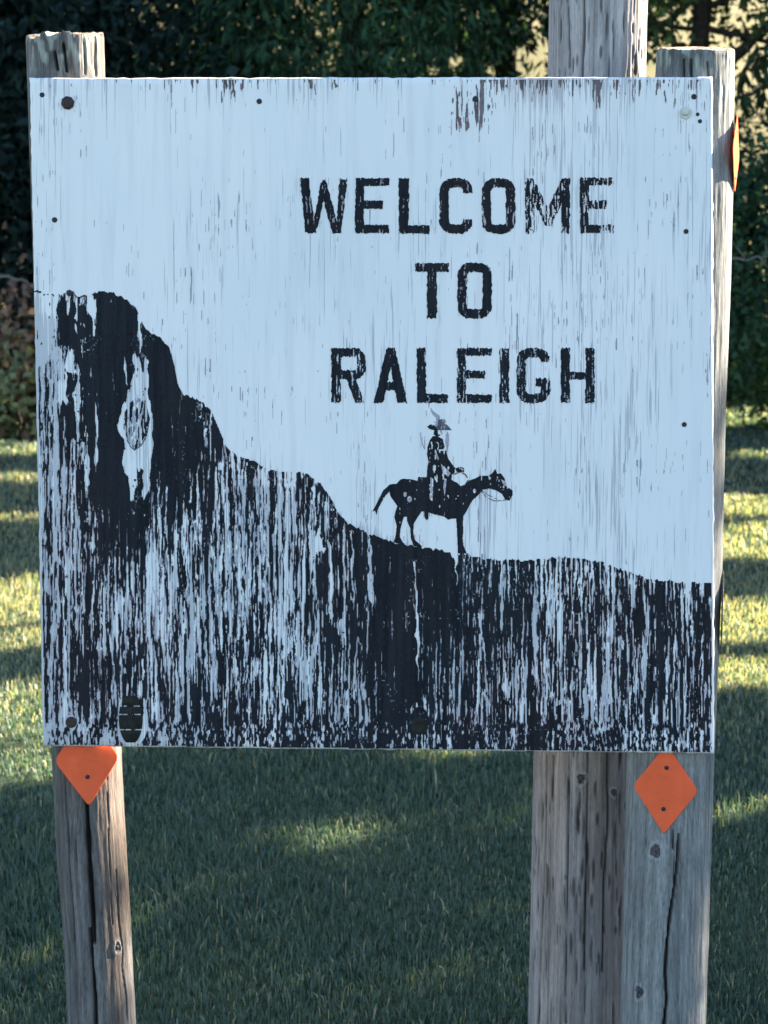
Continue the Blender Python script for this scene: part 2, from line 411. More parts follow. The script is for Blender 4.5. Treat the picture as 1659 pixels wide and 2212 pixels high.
    for (kx, ky, r) in knots:
        p, n_, tt_, *_ = at(kx, ky, -0.0006)
        side = np.cross(tt_, n_); rk = r / F * 2.8 * 0.62
        ang = np.linspace(0, 2 * math.pi, 14, endpoint=False)
        vs = [p + n_ * 0.0018]; 
        for q, h in ((0.55, 0.0012), (1.0, -0.004)):
            vs += [p + side * math.cos(a) * rk * q * (1 + 0.1 * math.sin(3 * a)) + tt_ * math.sin(a) * rk * 1.15 * q + n_ * h for a in ang]
        fl, fs = [], []
        for i in range(14):
            j = (i + 1) % 14; fl += [0, 1 + i, 1 + j]; fs.append(3); fl += [1 + i, 15 + i, 15 + j, 1 + j]; fs.append(4)
        cl = np.ones((29, 3)) * np.array([0.10, 0.085, 0.08]); cl[0] = (0.055, 0.045, 0.045); cl[15:] = (0.13, 0.115, 0.11)
        mesh_np('knot', vs, fl, fs, mat_, True, parent=root, cols=cl)
    return root, at

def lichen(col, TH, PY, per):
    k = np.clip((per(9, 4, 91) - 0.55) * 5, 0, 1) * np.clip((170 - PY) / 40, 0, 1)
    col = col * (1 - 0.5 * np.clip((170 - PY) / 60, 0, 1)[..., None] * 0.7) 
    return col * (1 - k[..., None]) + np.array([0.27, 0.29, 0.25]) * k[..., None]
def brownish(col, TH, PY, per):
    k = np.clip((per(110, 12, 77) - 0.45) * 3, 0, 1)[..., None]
    near_top = np.clip((170 - PY) / 60, 0, 1)[..., None]  # mask for pale patches, growing towards the top end
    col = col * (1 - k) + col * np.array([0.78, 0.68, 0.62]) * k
    k2 = (np.clip((per(9, 4, 93) - 0.5) * 5, 0, 1)[..., None]) * near_top
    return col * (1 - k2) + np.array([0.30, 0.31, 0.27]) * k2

def pole_tone(col, TH, PY, per):
    k = np.clip((PY - 900) / 600, 0, 1)[..., None]
    b_ = np.clip((per(160, 14, 61) - 0.35) * 2.2, 0, 1)[..., None]
    return col * (1 - k) + col * (np.array([0.93, 0.89, 0.86]) * (1 - b_) + np.array([0.82, 0.73, 0.66]) * b_) * k
left_root, left_at = post('wooden_post', [(78, 57, 225), (600, 75, 237), (1100, 93, 249), (1622, 113, 262), (1857, 125, 274), (2033, 141, 284), (2209, 148, 293)],
    0, M['wood'], (0.145, 0.137, 0.132),
    [([(187, 1690), (188, 1751), (192, 1827), (196, 1901), (201, 1974), (204, 2040)], 5.2, 0.022),
     ([(194, 2005), (198, 2050), (201, 2091), (205, 2150), (208, 2260), (214, 2500)], 3.6, 0.018),
     ([(252, 1880), (255, 1945), (259, 2003), (266, 2055), (264, 2091), (273, 2150), (277, 2215)], 2.0, 0.008),
     ([(116, 96), (119, 115), (124, 150)], 3.2, 0.010), ([(136, 80), (139, 95), (145, 155)], 3.6, 0.014), ([(182, 80), (184, 160)], 2.2, 0.006), ([(206, 70), (208, 165)], 4.0, 0.008),
     ([(228, 1600), (232, 1700), (236, 1850), (244, 2000)], 1.2, 0.004), ([(140, 1640), (146, 1800), (160, 2000), (168, 2200)], 1.2, 0.003)],
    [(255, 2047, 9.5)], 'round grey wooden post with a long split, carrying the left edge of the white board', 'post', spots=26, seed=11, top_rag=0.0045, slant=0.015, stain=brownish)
right_root, right_at = post('wooden_post', [(106, 1419, 1588), (416, 1407, 1582), (659, 1396, 1575), (850, 1388, 1568), (1093, 1378, 1561), (1219, 1373, 1558), (1640, 1356, 1540), (2212, 1341, 1522)],
    0, M['wood'], (0.205, 0.21, 0.207),
    [([(1454, 1790), (1453, 1815), (1455, 1838)], 1.6, 0.008),
     ([(1466, 1800), (1464, 1860), (1457, 1917), (1447, 1983), (1440, 2047), (1436, 2102), (1440, 2158), (1434, 2215), (1430, 2400)], 3.3, 0.020),
     ([(1477, 112), (1477, 165)], 2.2, 0.009), ([(1493, 110), (1492, 170)], 2.6, 0.010), ([(1431, 112), (1434, 165)], 1.6, 0.005), ([(1530, 115), (1533, 175)], 2.0, 0.005)],
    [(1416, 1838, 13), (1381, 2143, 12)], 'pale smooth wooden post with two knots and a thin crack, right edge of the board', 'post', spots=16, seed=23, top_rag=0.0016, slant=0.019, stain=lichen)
pole_root, pole_at = post('utility_pole', [(0, 1186, 1397), (160, 1183, 1392), (900, 1168, 1384), (1640, 1154, 1374), (2212, 1142, 1366)],
    0, M['pole'], (0.285, 0.27, 0.275),
    [([(1181, 1630), (1178, 1800), (1170, 2000), (1160, 2220)], 1.6, 0.006), ([(1195, 1630), (1190, 1800), (1186, 2000), (1180, 2300)], 1.4, 0.006),
     ([(1270, 1600), (1268, 1700), (1268, 1850), (1262, 2100)], 2.0, 0.006), ([(1232, 1600), (1228, 1800), (1222, 2000), (1222, 2212)], 1.6, 0.005),
     ([(1310, 1600), (1314, 1760), (1306, 1900), (1302, 2100)], 1.8, 0.006), ([(1225, -10), (1228, 60), (1230, 170)], 1.6, 0.005), ([(1262, -10), (1262, 60), (1258, 170)], 2.0, 0.006)],
    [(1256, 1682, 10), (1326, 1712, 7.5)], 'thick silvery utility pole pocked with dark splits, standing behind the white board', 'utility pole', spots=560, seed=37, nseg=170, nrow=860, vertical=3.0, up_ext=4.5, stain=pole_tone)

# ------------------------------------------------------------------ the sign
bot = onplane(np.array(818.0), np.array(1621.0))
sign = empty('welcome_sign', bot, 'square weathered white plywood sign with black lettering, hill and rider, fixed to two wooden posts', 'sign')
TH_B = 0.017
n = 110
u, v = np.meshgrid(np.linspace(0, 1, n), np.linspace(0, 1, n))
px, py = bp(u, v)
edge = np.zeros((n, n), bool); edge[0] = edge[-1] = True; edge[:, 0] = edge[:, -1] = True
bw = 5.0 / 1470
u2 = bw + u * (1 - 2 * bw); v2 = bw + v * (1 - 2 * bw)
fx, fy = bp(u2, v2)
front = onplane(fx, fy).reshape(-1, 3)
bord = np.concatenate([np.arange(n), np.arange(2, n + 1) * n - 1, np.arange(n * n - 2, n * (n - 1) - 1, -1), np.arange(n - 2, 0, -1) * n])
jit = (np.random.default_rng(3).random((len(bord), 2)) - 0.5) * np.where(np.random.default_rng(4).random((len(bord), 1)) > 0.85, 4.0, 1.2)
ox, oy = px.ravel()[bord] + jit[:, 0], py.ravel()[bord] + jit[:, 1]
oj = onplane(ox, oy)                                        # ring on the front plane, then pushed back for the worn rounded edge
mid = onplane((ox + fx.ravel()[bord]) / 2, (oy + fy.ravel()[bord]) / 2) - NB * 0.0014
r1 = oj - NB * 0.005
r2 = oj - NB * TH_B
nb = len(bord); nv = n * n
V = np.concatenate([front, mid, r1, r2])
I = np.arange(nv).reshape(n, n)
Q = [np.stack([I[:-1, :-1], I[1:, :-1], I[1:, 1:], I[:-1, 1:]], -1).reshape(-1, 4)]
ra = bord; rings = [bord, nv + np.arange(nb), nv + nb + np.arange(nb), nv + 2 * nb + np.arange(nb)]
for a, b in zip(rings[:-1], rings[1:]):
    Q.append(np.stack([a, np.roll(a, -1), np.roll(b, -1), b], -1))
Q = np.concatenate(Q)
loops = np.concatenate([Q.ravel(), rings[3][::-1]]); sizes = np.concatenate([np.full(len(Q), 4), [nb]])
# wear (density of hairline cracks) and brown stain over the face
def blob(x, y, cx_, cy_, rx, ry): return np.exp(-(((x - cx_) / rx) ** 2 + ((y - cy_) / ry) ** 2))
wear = 0.52 + 0.35 * (vnoise((n, n), 22, 9, 5) - 0.5) * 2
wear += 0.10 * blob(px, py, 1250, 700, 330, 420) + 0.15 * blob(px, py, 560, 500, 160, 250)
wear -= 0.25 * blob(px, py, 280, 420, 180, 230) + 0.2 * blob(px, py, 860, 320, 200, 110) + 0.2 * blob(px, py, 950, 950, 220, 120) + 0.2 * blob(px, py, 1450, 1000, 60, 300)
top = np.clip(1 - (py - 165) / 85, 0, 1)
wear += top * (0.10 + 0.45 * blob(px, py, 1180, 180, 330, 200) + 0.35 * blob(px, py, 480, 180, 70, 200) + 0.3 * blob(px, py, 640, 170, 160, 200))
wear += 0.5 * np.clip((py - np.interp(px, [60, 300, 480, 700, 1000, 1545], [640, 680, 980, 1060, 1200, 1262]) - 25) / 20, 0, 1)
wear = np.where((px < 130) & (py > 640), wear + 0.3, wear)
brown = np.clip(blob(px, py, 1090, 200, 150, 60) * 1.1 + top * 0.35, 0, 1)
fill = lambda a: np.concatenate([a.ravel(), a.ravel()[bord], a.ravel()[bord], a.ravel()[bord]])
board = mesh_np('board', V, loops, sizes, M['board'], False, parent=sign, fattr={'wear': fill(wear), 'brown': fill(brown)})

# ---- painted layers: paint that is still there, as thin sheets with the flaked-off parts open
def runs(name, mask, x0, y0, dx, dy, off, material, label=None):
    m = np.zeros((mask.shape[1], mask.shape[0] + 2), np.int8); m[:, 1:-1] = mask.T
    d = np.diff(m, axis=1)
    c0, s0 = np.nonzero(d == 1); _, e0 = np.nonzero(d == -1)
    if len(c0) == 0: return None
    xa, xb = x0 + c0 * dx, x0 + (c0 + 1) * dx; ya, yb = y0 + s0 * dy, y0 + e0 * dy
    P = np.stack([np.stack([xa, ya], 1), np.stack([xa, yb], 1), np.stack([xb, yb], 1), np.stack([xb, ya], 1)], 1).reshape(-1, 2)
    V = onplane(P[:, 0], P[:, 1], off)
    k = len(c0)
    o = mesh_np(name, V, np.arange(4 * k), np.full(k, 4), material, False, parent=sign)
    if label: o['label'] = label
    if name not in ('letter', 'painted_hill', 'painted_rider'): o['kind'] = 'stuff'
    return o

# hill
HX0, HY0, DX, DY = 66.0, 615.0, 1.15, 2.0
NX, NY = int((1540 - HX0) / DX), int((1629 - HY0) / DY)
X, Y = np.meshgrid(HX0 + (np.arange(NX) + 0.5) * DX, HY0 + (np.arange(NY) + 0.5) * DY)
sh = X.shape
wig = (vnoise(sh, 90, 60, 101) - 0.5) * 6 + (vnoise(sh, 60, 14, 102) - 0.5) * 1.6
def stv(wy, wx, sd):
    b_ = vnoise(sh, wy / DY, wx / DX, sd); j = np.clip((np.arange(sh[1])[None, :] + wig / DX).astype(int), 0, sh[1] - 1)
    return np.take_along_axis(b_, j, 1)
streak = 0.30 * stv(105, 4.2, 103) + 0.20 * stv(230, 9, 104) + 0.34 * stv(46, 2.6, 105) + 0.27 * stv(17, 2.2, 106) + 0.12 * stv(6, 2.6, 112) + 0.10 * stv(110, 40, 107)
speck = 0.30 * stv(14, 4.0, 108) + 0.40 * stv(7, 2.4, 109) + 0.36 * stv(55, 5, 110)
kb = np.clip((Y - 1545 - 22 * vnoise(sh, 400, 45, 111)) / 18, 0, 1)
rk = rank(streak) * (1 - kb) + rank(speck) * kb
cx = 116 + 73 * np.arange(20); cy = 645 + 50 * np.arange(20)
G = """.08 .85 .93 .9 .9 .9 .9 .9 .9 .9 .9 .9 .9 .9 .9 .9 .9 .9 .9 .9
.06 .97 .985 .92 .9 .9 .9 .9 .9 .9 .9 .9 .9 .9 .9 .9 .9 .9 .9 .9
.08 .97 1 .985 .95 .9 .9 .9 .9 .9 .9 .9 .9 .9 .9 .9 .9 .9 .9 .9
.25 .94 1 .99 .985 .9 .9 .9 .9 .9 .9 .9 .9 .9 .9 .9 .9 .9 .9 .9
.25 .90 1 1 .985 .9 .9 .9 .9 .9 .9 .9 .9 .9 .9 .9 .9 .9 .9 .9
.30 .93 1 1 .97 .88 .9 .9 .9 .9 .9 .9 .9 .9 .9 .9 .9 .9 .9 .9
.30 .94 1 1 .985 .85 .8 .8 .9 .9 .9 .9 .9 .9 .9 .9 .9 .9 .9 .9
.35 .88 1 .99 .97 .62 .58 .6 .9 .9 .9 .9 .9 .9 .9 .9 .9 .9 .9 .9
.30 .82 1 .97 .92 .5 .52 .55 .8 .9 .9 .9 .9 .9 .9 .9 .9 .9 .9 .9
.30 .74 1 .92 .86 .48 .44 .45 .75 .93 .9 .9 .9 .9 .9 .9 .9 .9 .9 .9
.36 .72 1 .8 .76 .44 .40 .45 .7 .88 .97 .985 .97 .9 .9 .9 .9 .9 .9 .9
.36 .66 .96 .55 .68 .42 .36 .5 .75 .88 .985 1 .93 .80 .74 .72 .74 .74 .72 .7
.38 .62 .80 .36 .55 .38 .34 .5 .82 .91 .985 .99 .93 .72 .62 .6 .62 .72 .72 .6
.42 .60 .62 .30 .40 .36 .34 .45 .82 .87 .985 .97 .96 .72 .55 .52 .6 .75 .82 .7
.46 .74 .68 .30 .36 .36 .36 .4 .66 .76 .985 .96 .93 .72 .5 .48 .6 .75 .88 .7
.46 .86 .70 .36 .40 .36 .36 .4 .55 .7 .985 .92 .92 .76 .5 .46 .58 .7 .88 .7
.42 .94 .84 .46 .46 .40 .40 .42 .5 .65 .985 .88 .92 .77 .5 .44 .5 .65 .92 .7
.36 .95 .84 .52 .5 .46 .46 .46 .5 .6 .98 .86 .92 .80 .55 .48 .48 .6 .93 .64
.30 .86 .6 .5 .56 .6 .6 .56 .55 .62 .95 .82 .86 .85 .68 .6 .55 .62 .90 .58
.25 .56 .44 .58 .78 .84 .84 .84 .84 .84 .88 .85 .9 .92 .9 .9 .76 .74 .78 .34"""
G = np.array([[float(a) for a in l.split()] for l in G.splitlines()])
G = np.where(G < 0.93, G * 0.84, G)
gx = np.clip((X - cx[0]) / 73, 0, 18.999); gy = np.clip((Y - cy[0]) / 50, 0, 18.999)
ix, iy = gx.astype(int), gy.astype(int); fx_, fy_ = gx - ix, gy - iy
cov = (G[iy, ix] * (1 - fx_) + G[iy, ix + 1] * fx_) * (1 - fy_) + (G[iy + 1, ix] * (1 - fx_) + G[iy + 1, ix + 1] * fx_) * fy_
za = lambda pts: [(54.86 + a * .23148, 603.5 + b * .23148) for a, b in pts]
zb = lambda pts: [(493.7 + a * .3307, 960.1 + b * .3307) for a, b in pts]
ragx = X + (vnoise(sh, 9, 6, 120) - 0.5) * 8; ragy = Y + (vnoise(sh, 14, 3.5, 121) - 0.5) * 22
white = np.zeros(sh, bool)
for poly in [za([(1000, 690), (1010, 870), (960, 1020), (945, 1100), (900, 1200), (865, 1370), (900, 1480), (925, 1600), (900, 1690), (930, 1850), (975, 1920), (990, 2080), (1040, 1940), (1050, 1790), (1090, 1800), (1100, 2060), (1160, 1930), (1175, 1700), (1190, 1400), (1185, 1250), (1160, 1120), (1145, 980), (1150, 760), (1115, 700), (1100, 900), (1070, 800), (1045, 700)]),
             za([(560, 150), (668, 170), (655, 440), (625, 500), (600, 300), (565, 240)]), za([(1048, 330), (1085, 350), (1078, 640), (1060, 700)]),
             za([(466, 150), (495, 170), (490, 380), (468, 360)]), za([(470, 420), (490, 420), (486, 500), (472, 480)]), za([(375, 190), (415, 190), (400, 330), (385, 320)]),
             za([(505, 920), (512, 1050), (478, 1490), (455, 1200), (438, 1080)]), za([(640, 1180), (660, 1200), (672, 1700), (650, 1800)]), za([(562, 1400), (580, 1420), (600, 1900), (560, 1950)]),
             za([(925, 720), (945, 800), (945, 1000), (928, 950)]), za([(200, 100), (300, 180), (305, 560), (225, 640), (215, 800), (60, 800), (60, 100)]),
             za([(330, 620), (360, 770), (420, 640), (450, 790), (490, 900), (385, 890), (385, 1140), (340, 1180), (300, 1100), (310, 800)]),
             zb([(528, 400), (545, 580), (600, 575), (610, 640), (645, 650), (600, 705), (575, 710), (555, 800), (540, 930), (525, 700)]),
             zb([(800, 560), (812, 560), (822, 1080), (806, 1000)]), zb([(905, 580), (922, 600), (940, 900), (950, 1120), (920, 1000)]), zb([(1214, 740), (1226, 760), (1243, 1300), (1238, 1560), (1222, 1300)]),
             zb([(1440, 690), (1500, 690), (1490, 930), (1478, 780)]), zb([(650, 620), (665, 640), (680, 1170), (662, 1150)])]:
    white |= inpoly(ragx, ragy, poly)
eye = inpoly(X, Y, za([(1040, 1095), (980, 1150), (925, 1240), (915, 1380), (950, 1490), (1020, 1590), (1090, 1530), (1140, 1430), (1160, 1290), (1130, 1180), (1090, 1130)]))
eyeline = segdist(X, Y, za([(950, 1500), (980, 1560), (1020, 1592), (1080, 1550), (1130, 1460), (1158, 1300)])) < 0.9
contour = [(60, 640), (80, 628), (120, 638), (143, 632), (150, 625), (158, 632), (165, 641), (185, 640), (200, 637), (210, 632), (225, 630), (245, 634), (270, 645), (295, 668), (308, 700), (318, 714), (345, 728), (365, 750), (377, 790), (384, 830), (396, 852), (415, 858), (440, 872), (458, 890), (470, 920), (488, 963), (510, 985), (545, 995), (580, 1015), (620, 1018), (660, 1022), (690, 1042), (712, 1072), (730, 1105), (748, 1127), (790, 1150), (820, 1160), (855, 1172), (900, 1180), (940, 1187), (985, 1195), (1010, 1197), (1040, 1207), (1100, 1210), (1160, 1209), (1200, 1204), (1240, 1204), (1300, 1215), (1350, 1233), (1400, 1250), (1460, 1256), (1545, 1260)]
ct = np.array(contour, float)
cl = np.interp(X, ct[:, 0], ct[:, 1]) + (vnoise(sh, 300, 4, 130) - 0.45) * 6
hill = Y > cl
# clear edges of the board and the repair plug / bolts
bl = np.interp(Y, [165, 1612], [63, 92]); hill &= (X > bl + 6) & (X < np.interp(Y, [165, 1629], [1534, 1538])) & (Y < np.interp(X, [92, 1544.5], [1612.5, 1629]) - 4)
bx = X - (905 + 0 * Y); knot = (((X - 906) / 22) ** 2 + ((Y - 1568) / 42) ** 2 < 1)
ringk = (((X - 906) / 28) ** 2 + ((Y - 1566) / 50) ** 2 < 1) & ~knot & (Y < 1600) & (vnoise(sh, 12, 5, 140) > 0.72)
plug_w = (((X - 284) / 36) ** 2 + ((Y - 1556) / 60) ** 2 < 1) & (Y < 1608)
bolt_w = np.hypot(X - 154, Y - 1560) < 15.5 + 13 * (vnoise(sh, 5, 7, 141) - 0.5)
keep = hill & ~ringk & ~(plug_w & ((X > 300) | (Y > 1596) | (vnoise(sh, 30, 5, 142) > 0.7)) & (vnoise(sh, 20, 4, 149) > 0.2)) & ~bolt_w
S1 = za([(300, 200), (310, 620), (430, 640), (490, 770), (520, 880), (500, 1120), (520, 1450), (600, 1800), (620, 2133), (940, 2133), (930, 1900), (900, 1690), (870, 1370), (940, 1100), (930, 720), (1150, 720), (1190, 1300), (1175, 1700), (1240, 1700), (1260, 1900), (1420, 1900), (1440, 1300), (1560, 1100), (1460, 1060), (1400, 880), (1360, 680), (1270, 570), (1100, 450), (1000, 250), (850, 110), (660, 110), (660, 460), (620, 500), (570, 260), (500, 200)])
S2 = za([(385, 880), (500, 920), (440, 1120), (480, 1480), (560, 1500), (380, 1520), (350, 1160)])
solid0 = (inpoly(ragx, ragy, S1) | inpoly(ragx, ragy, S2)) & (rk < 0.988)
cov = np.where((X < 190) & (Y < 1090), np.minimum(cov, 0.30 + 0.10 * (Y > 800)), cov)
solid = solid0 | (X > 815) & (X < 905) & (Y > 1180) & (Y < 1560) & (rk < 0.985)
pm = keep & ((rk < cov) | solid) & ~white | (knot & keep & (rank(speck) < 0.8))
pm |= (eye & (0.55 * stv(46, 2.6, 152) + 0.45 * stv(13, 2.6, 153) < 0.48)) | eyeline
thin = (np.abs(Y - cl) < 1.6) & (X > 72) & (X < 250) & (vnoise(sh, 4, 12, 143) > 0.35)
pm |= thin
pm |= keep & white & (rank(speck) < 0.03) & ~inpoly(X, Y, za([(900, 1200), (865, 1400), (900, 1690), (930, 1850), (1170, 1850), (1190, 1400), (1185, 1250)]))
# pin-prick losses in the solid areas
pm &= ~((rank(0.6 * vnoise(sh, 2.4, 3, 144) + 0.4 * vnoise(sh, 30, 40, 145)) > 0.988) & ~eyeline)
runs('painted_hill', pm, HX0, HY0, DX, DY, 0.0006, M['black'], 'flaking black painted hill along the lower half of the board')
dk = keep & ~pm & ~white & (rk < cov + 0.10) & (rank(stv(9, 2.4, 151)) < 0.8)
runs('charcoal_paint', dk, HX0, HY0, DX, DY, 0.00045, M['dusk'], 'charcoal thinned paint round the black flakes of the hill')
fm = keep & ~pm & ~dk & ~white & (rk < cov + 0.42 * np.clip(1.25 - cov, 0, 1)) & (rank(stv(13, 2.6, 146) * 0.6 + stv(60, 5, 147) * 0.4) < 0.55)
fm |= (eye & ~pm & (rank(speck) < 0.45))
runs('faded_paint', fm, HX0, HY0, DX, DY, 0.0003, M['faded'], 'thin grey remains of paint between the black flakes of the hill')

# rider
zr = lambda pts: [(740.6 + a * .26455, 850.3 + b * .26455) for a, b in pts]
RX0, RY0, d = 796.0, 866.0, 0.8
X, Y = np.meshgrid(RX0 + (np.arange(int(330 / d)) + 0.5) * d, RY0 + (np.arange(int(336 / d)) + 0.5) * d)
sh = X.shape
body = inpoly(X, Y, zr([(240, 965), (285, 880), (330, 790), (385, 740), (440, 735), (470, 700), (500, 695), (560, 700), (610, 712), (615, 680), (685, 683), (690, 600), (700, 560), (688, 500), (690, 440), (710, 380), (735, 345), (775, 350), (815, 370), (830, 430), (850, 490), (860, 530), (895, 580), (920, 610), (945, 600), (975, 625), (985, 640), (925, 640), (900, 660), (885, 700), (905, 715), (930, 725), (960, 755), (1005, 740), (1030, 710), (1085, 690), (1120, 670), (1190, 670), (1220, 650), (1245, 615), (1262, 655), (1290, 650), (1320, 690), (1340, 760), (1385, 790), (1385, 830), (1360, 875), (1325, 865), (1300, 820), (1250, 790), (1200, 775), (1140, 785), (1115, 820), (1060, 870), (1035, 910), (1010, 960), (985, 1000), (980, 1060), (985, 1120), (978, 1180), (985, 1240), (1012, 1305), (940, 1305), (935, 1200), (930, 1080), (925, 1020), (890, 1020), (860, 1030), (830, 1005), (760, 990), (700, 970), (698, 1020), (685, 1035), (668, 1015), (665, 965), (645, 960), (610, 1010), (580, 1060), (575, 1130), (585, 1190), (650, 1250), (580, 1248), (555, 1180), (550, 1100), (525, 1040), (525, 1005), (500, 1005), (485, 1050), (470, 1110), (465, 1170), (505, 1240), (415, 1215), (432, 1150), (440, 1080), (420, 1010), (430, 960), (445, 920), (425, 890), (390, 840), (380, 800), (350, 830), (320, 880), (285, 945), (276, 992), (262, 955)]))
body |= inpoly(X, Y, zr([(688, 270), (720, 248), (745, 258), (770, 290), (795, 340), (770, 356), (740, 332), (747, 300), (708, 290)]))
cut = inpoly(X, Y, zr([(800, 570), (880, 650), (860, 680), (815, 640)])) | inpoly(X, Y, zr([(716, 680), (740, 700), (732, 880), (708, 860)])) | inpoly(X, Y, zr([(830, 690), (848, 700), (832, 840), (820, 760)]))
cut |= inpoly(X, Y, zr([(758, 460), (785, 530), (778, 550), (762, 510)])) | inpoly(X, Y, zr([(1292, 700), (1330, 716), (1342, 762), (1312, 744)]))
for (a, b, r) in [(545, 862, 18), (508, 822, 14), (1075, 795, 13)]:
    q = zr([(a, b)])[0]; cut |= np.hypot(X - q[0], (Y - q[1]) * 0.7) < r * .26455
rs = 0.5 * vnoise(sh, 26, 5, 160) + 0.3 * vnoise(sh, 8, 4, 161) + 0.2 * vnoise(sh, 4, 3, 162)
cvr = np.where(Y < zr([(0, 700)])[0][1], 0.90, 0.985); cvr = np.where((Y < zr([(0, 830)])[0][1]) & (X < zr([(870, 0)])[0][0]) & (X > zr([(690, 0)])[0][0]), np.minimum(cvr, 0.92), cvr)
cvr = np.where(X > zr([(1100, 0)])[0][0], 0.96, cvr)
rr_ = rank(rs)
bodym = body & ~cut & (rr_ < cvr)
ln = (segdist(X, Y, zr([(1130, 795), (1170, 845), (1240, 877), (1330, 870)])) < 0.8) | (segdist(X, Y, zr([(1135, 790), (1190, 830), (1260, 862)])) < 0.6)
ln |= (segdist(X, Y, zr([(900, 665), (950, 640), (1000, 660), (1027, 700), (1000, 745)])) < 1.1) | (segdist(X, Y, zr([(950, 600), (985, 612), (985, 640)])) < 1.3)
bodym |= ln & (vnoise(sh, 5, 5, 163) > 0.3)
runs('painted_rider', bodym, RX0, RY0, d, d, 0.0006, M['black'], 'worn black silhouette of a hatted rider on a standing horse')
fr = inpoly(X, Y, zr([(700, 85), (735, 140), (790, 180), (800, 250), (815, 330), (790, 340), (770, 290), (745, 255), (738, 180), (712, 130)])) | inpoly(X, Y, zr([(785, 210), (828, 208), (848, 250), (888, 296), (850, 292), (818, 270)]))
fr |= segdist(X, Y, zr([(632, 320), (642, 390), (666, 450)])) < 1.2
fr |= (segdist(X, Y, zr([(680, 145), (684, 200)])) < 1.0) | (segdist(X, Y, zr([(845, 290), (862, 380), (850, 475)])) < 1.6) | inpoly(X, Y, zr([(840, 290), (866, 330), (866, 420), (850, 470), (836, 400)]))
fr |= body & ~bodym & (vnoise(sh, 6, 4, 164) > 0.45)
hat = inpoly(X, Y, zr([(700, 262), (770, 268), (782, 212), (828, 206), (846, 250), (890, 297), (850, 300), (770, 298), (712, 288)])) & ~bodym & (0.6 * vnoise(sh, 12, 4, 170) + 0.4 * vnoise(sh, 5, 3, 171) > 0.36)
runs('worn_hat_paint', hat, RX0, RY0, d, d, 0.00045, M['dusk'], 'worn charcoal brim of the wide hat of the painted rider')
fr &= ~hat
runs('faded_rider_paint', fr & ~bodym & (rank(rs) < 0.85), RX0, RY0, d, d, 0.0003, M['faded'], 'grey faded remains of the hat and rope of the painted rider')

# lettering
def rect(a, b, c, e): return [(a, b), (c, b), (c, e), (a, e)]
def E_(x0, x1, y0, y1, xm):
    return [rect(x0, y0, x0 + 37, y1), rect(x0, y0, x1, y0 + 32), rect(x0, y0 + (y1 - y0) * .41, xm, y0 + (y1 - y0) * .56), rect(x0, y1 - 34, x1, y1)]
LET = [('W', [[(188, 103), (222, 103), (243, 270), (272, 125), (286, 108), (298, 130), (337, 280), (348, 108), (380, 108), (356, 328), (318, 328), (284, 195), (252, 328), (208, 328)]], [], .95),
       ('E', E_(412, 551, 104, 329, 525), [], .97), ('L', [rect(590, 105, 632, 330), rect(590, 297, 716, 330)], [], .98),
       ('C', [], [('rr', 757, 105, 891, 331, 38, (842, 165, 900, 272))], .95), ('O', [], [('rr', 930, 105, 1066, 331, 38, None)], .92),
       ('M', [[(1107, 105), (1140, 105), (1200, 225), (1258, 105), (1290, 105), (1288, 330), (1255, 330), (1255, 205), (1212, 300), (1188, 300), (1145, 205), (1145, 330), (1107, 330)]], [], .74),
       ('E', E_(1330, 1468, 102, 329, 1440), [], .78),
       ('T', [rect(657, 451, 794, 487), rect(706, 451, 746, 677)], [], .95), ('O', [], [('rr', 830, 450, 970, 678, 38, None)], .96),
       ('R', [rect(315, 798, 353, 1022), [(372, 912), (407, 902), (450, 1022), (412, 1022)]], [('rr', 315, 798, 455, 925, 36, None)], .86),
       ('A', [[(540, 798), (574, 798), (626, 1022), (586, 1022), (574, 970), (536, 970), (526, 1022), (489, 1022)]], [('tri',)], .99),
       ('L', [rect(664, 798, 702, 1022), rect(664, 986, 790, 1022)], [], .95), ('E', E_(828, 969, 798, 1022, 942), [], .86), ('I', [rect(1002, 798, 1041, 1022)], [], .82),
       ('G', [rect(1150, 922, 1207, 956)], [('rr', 1072, 798, 1208, 1023, 38, (1160, 856, 1220, 922))], .90),
       ('H', [rect(1253, 798, 1289, 1022), rect(1353, 798, 1390, 1022), rect(1253, 896, 1390, 926)], [], .90)]
d = 0.7
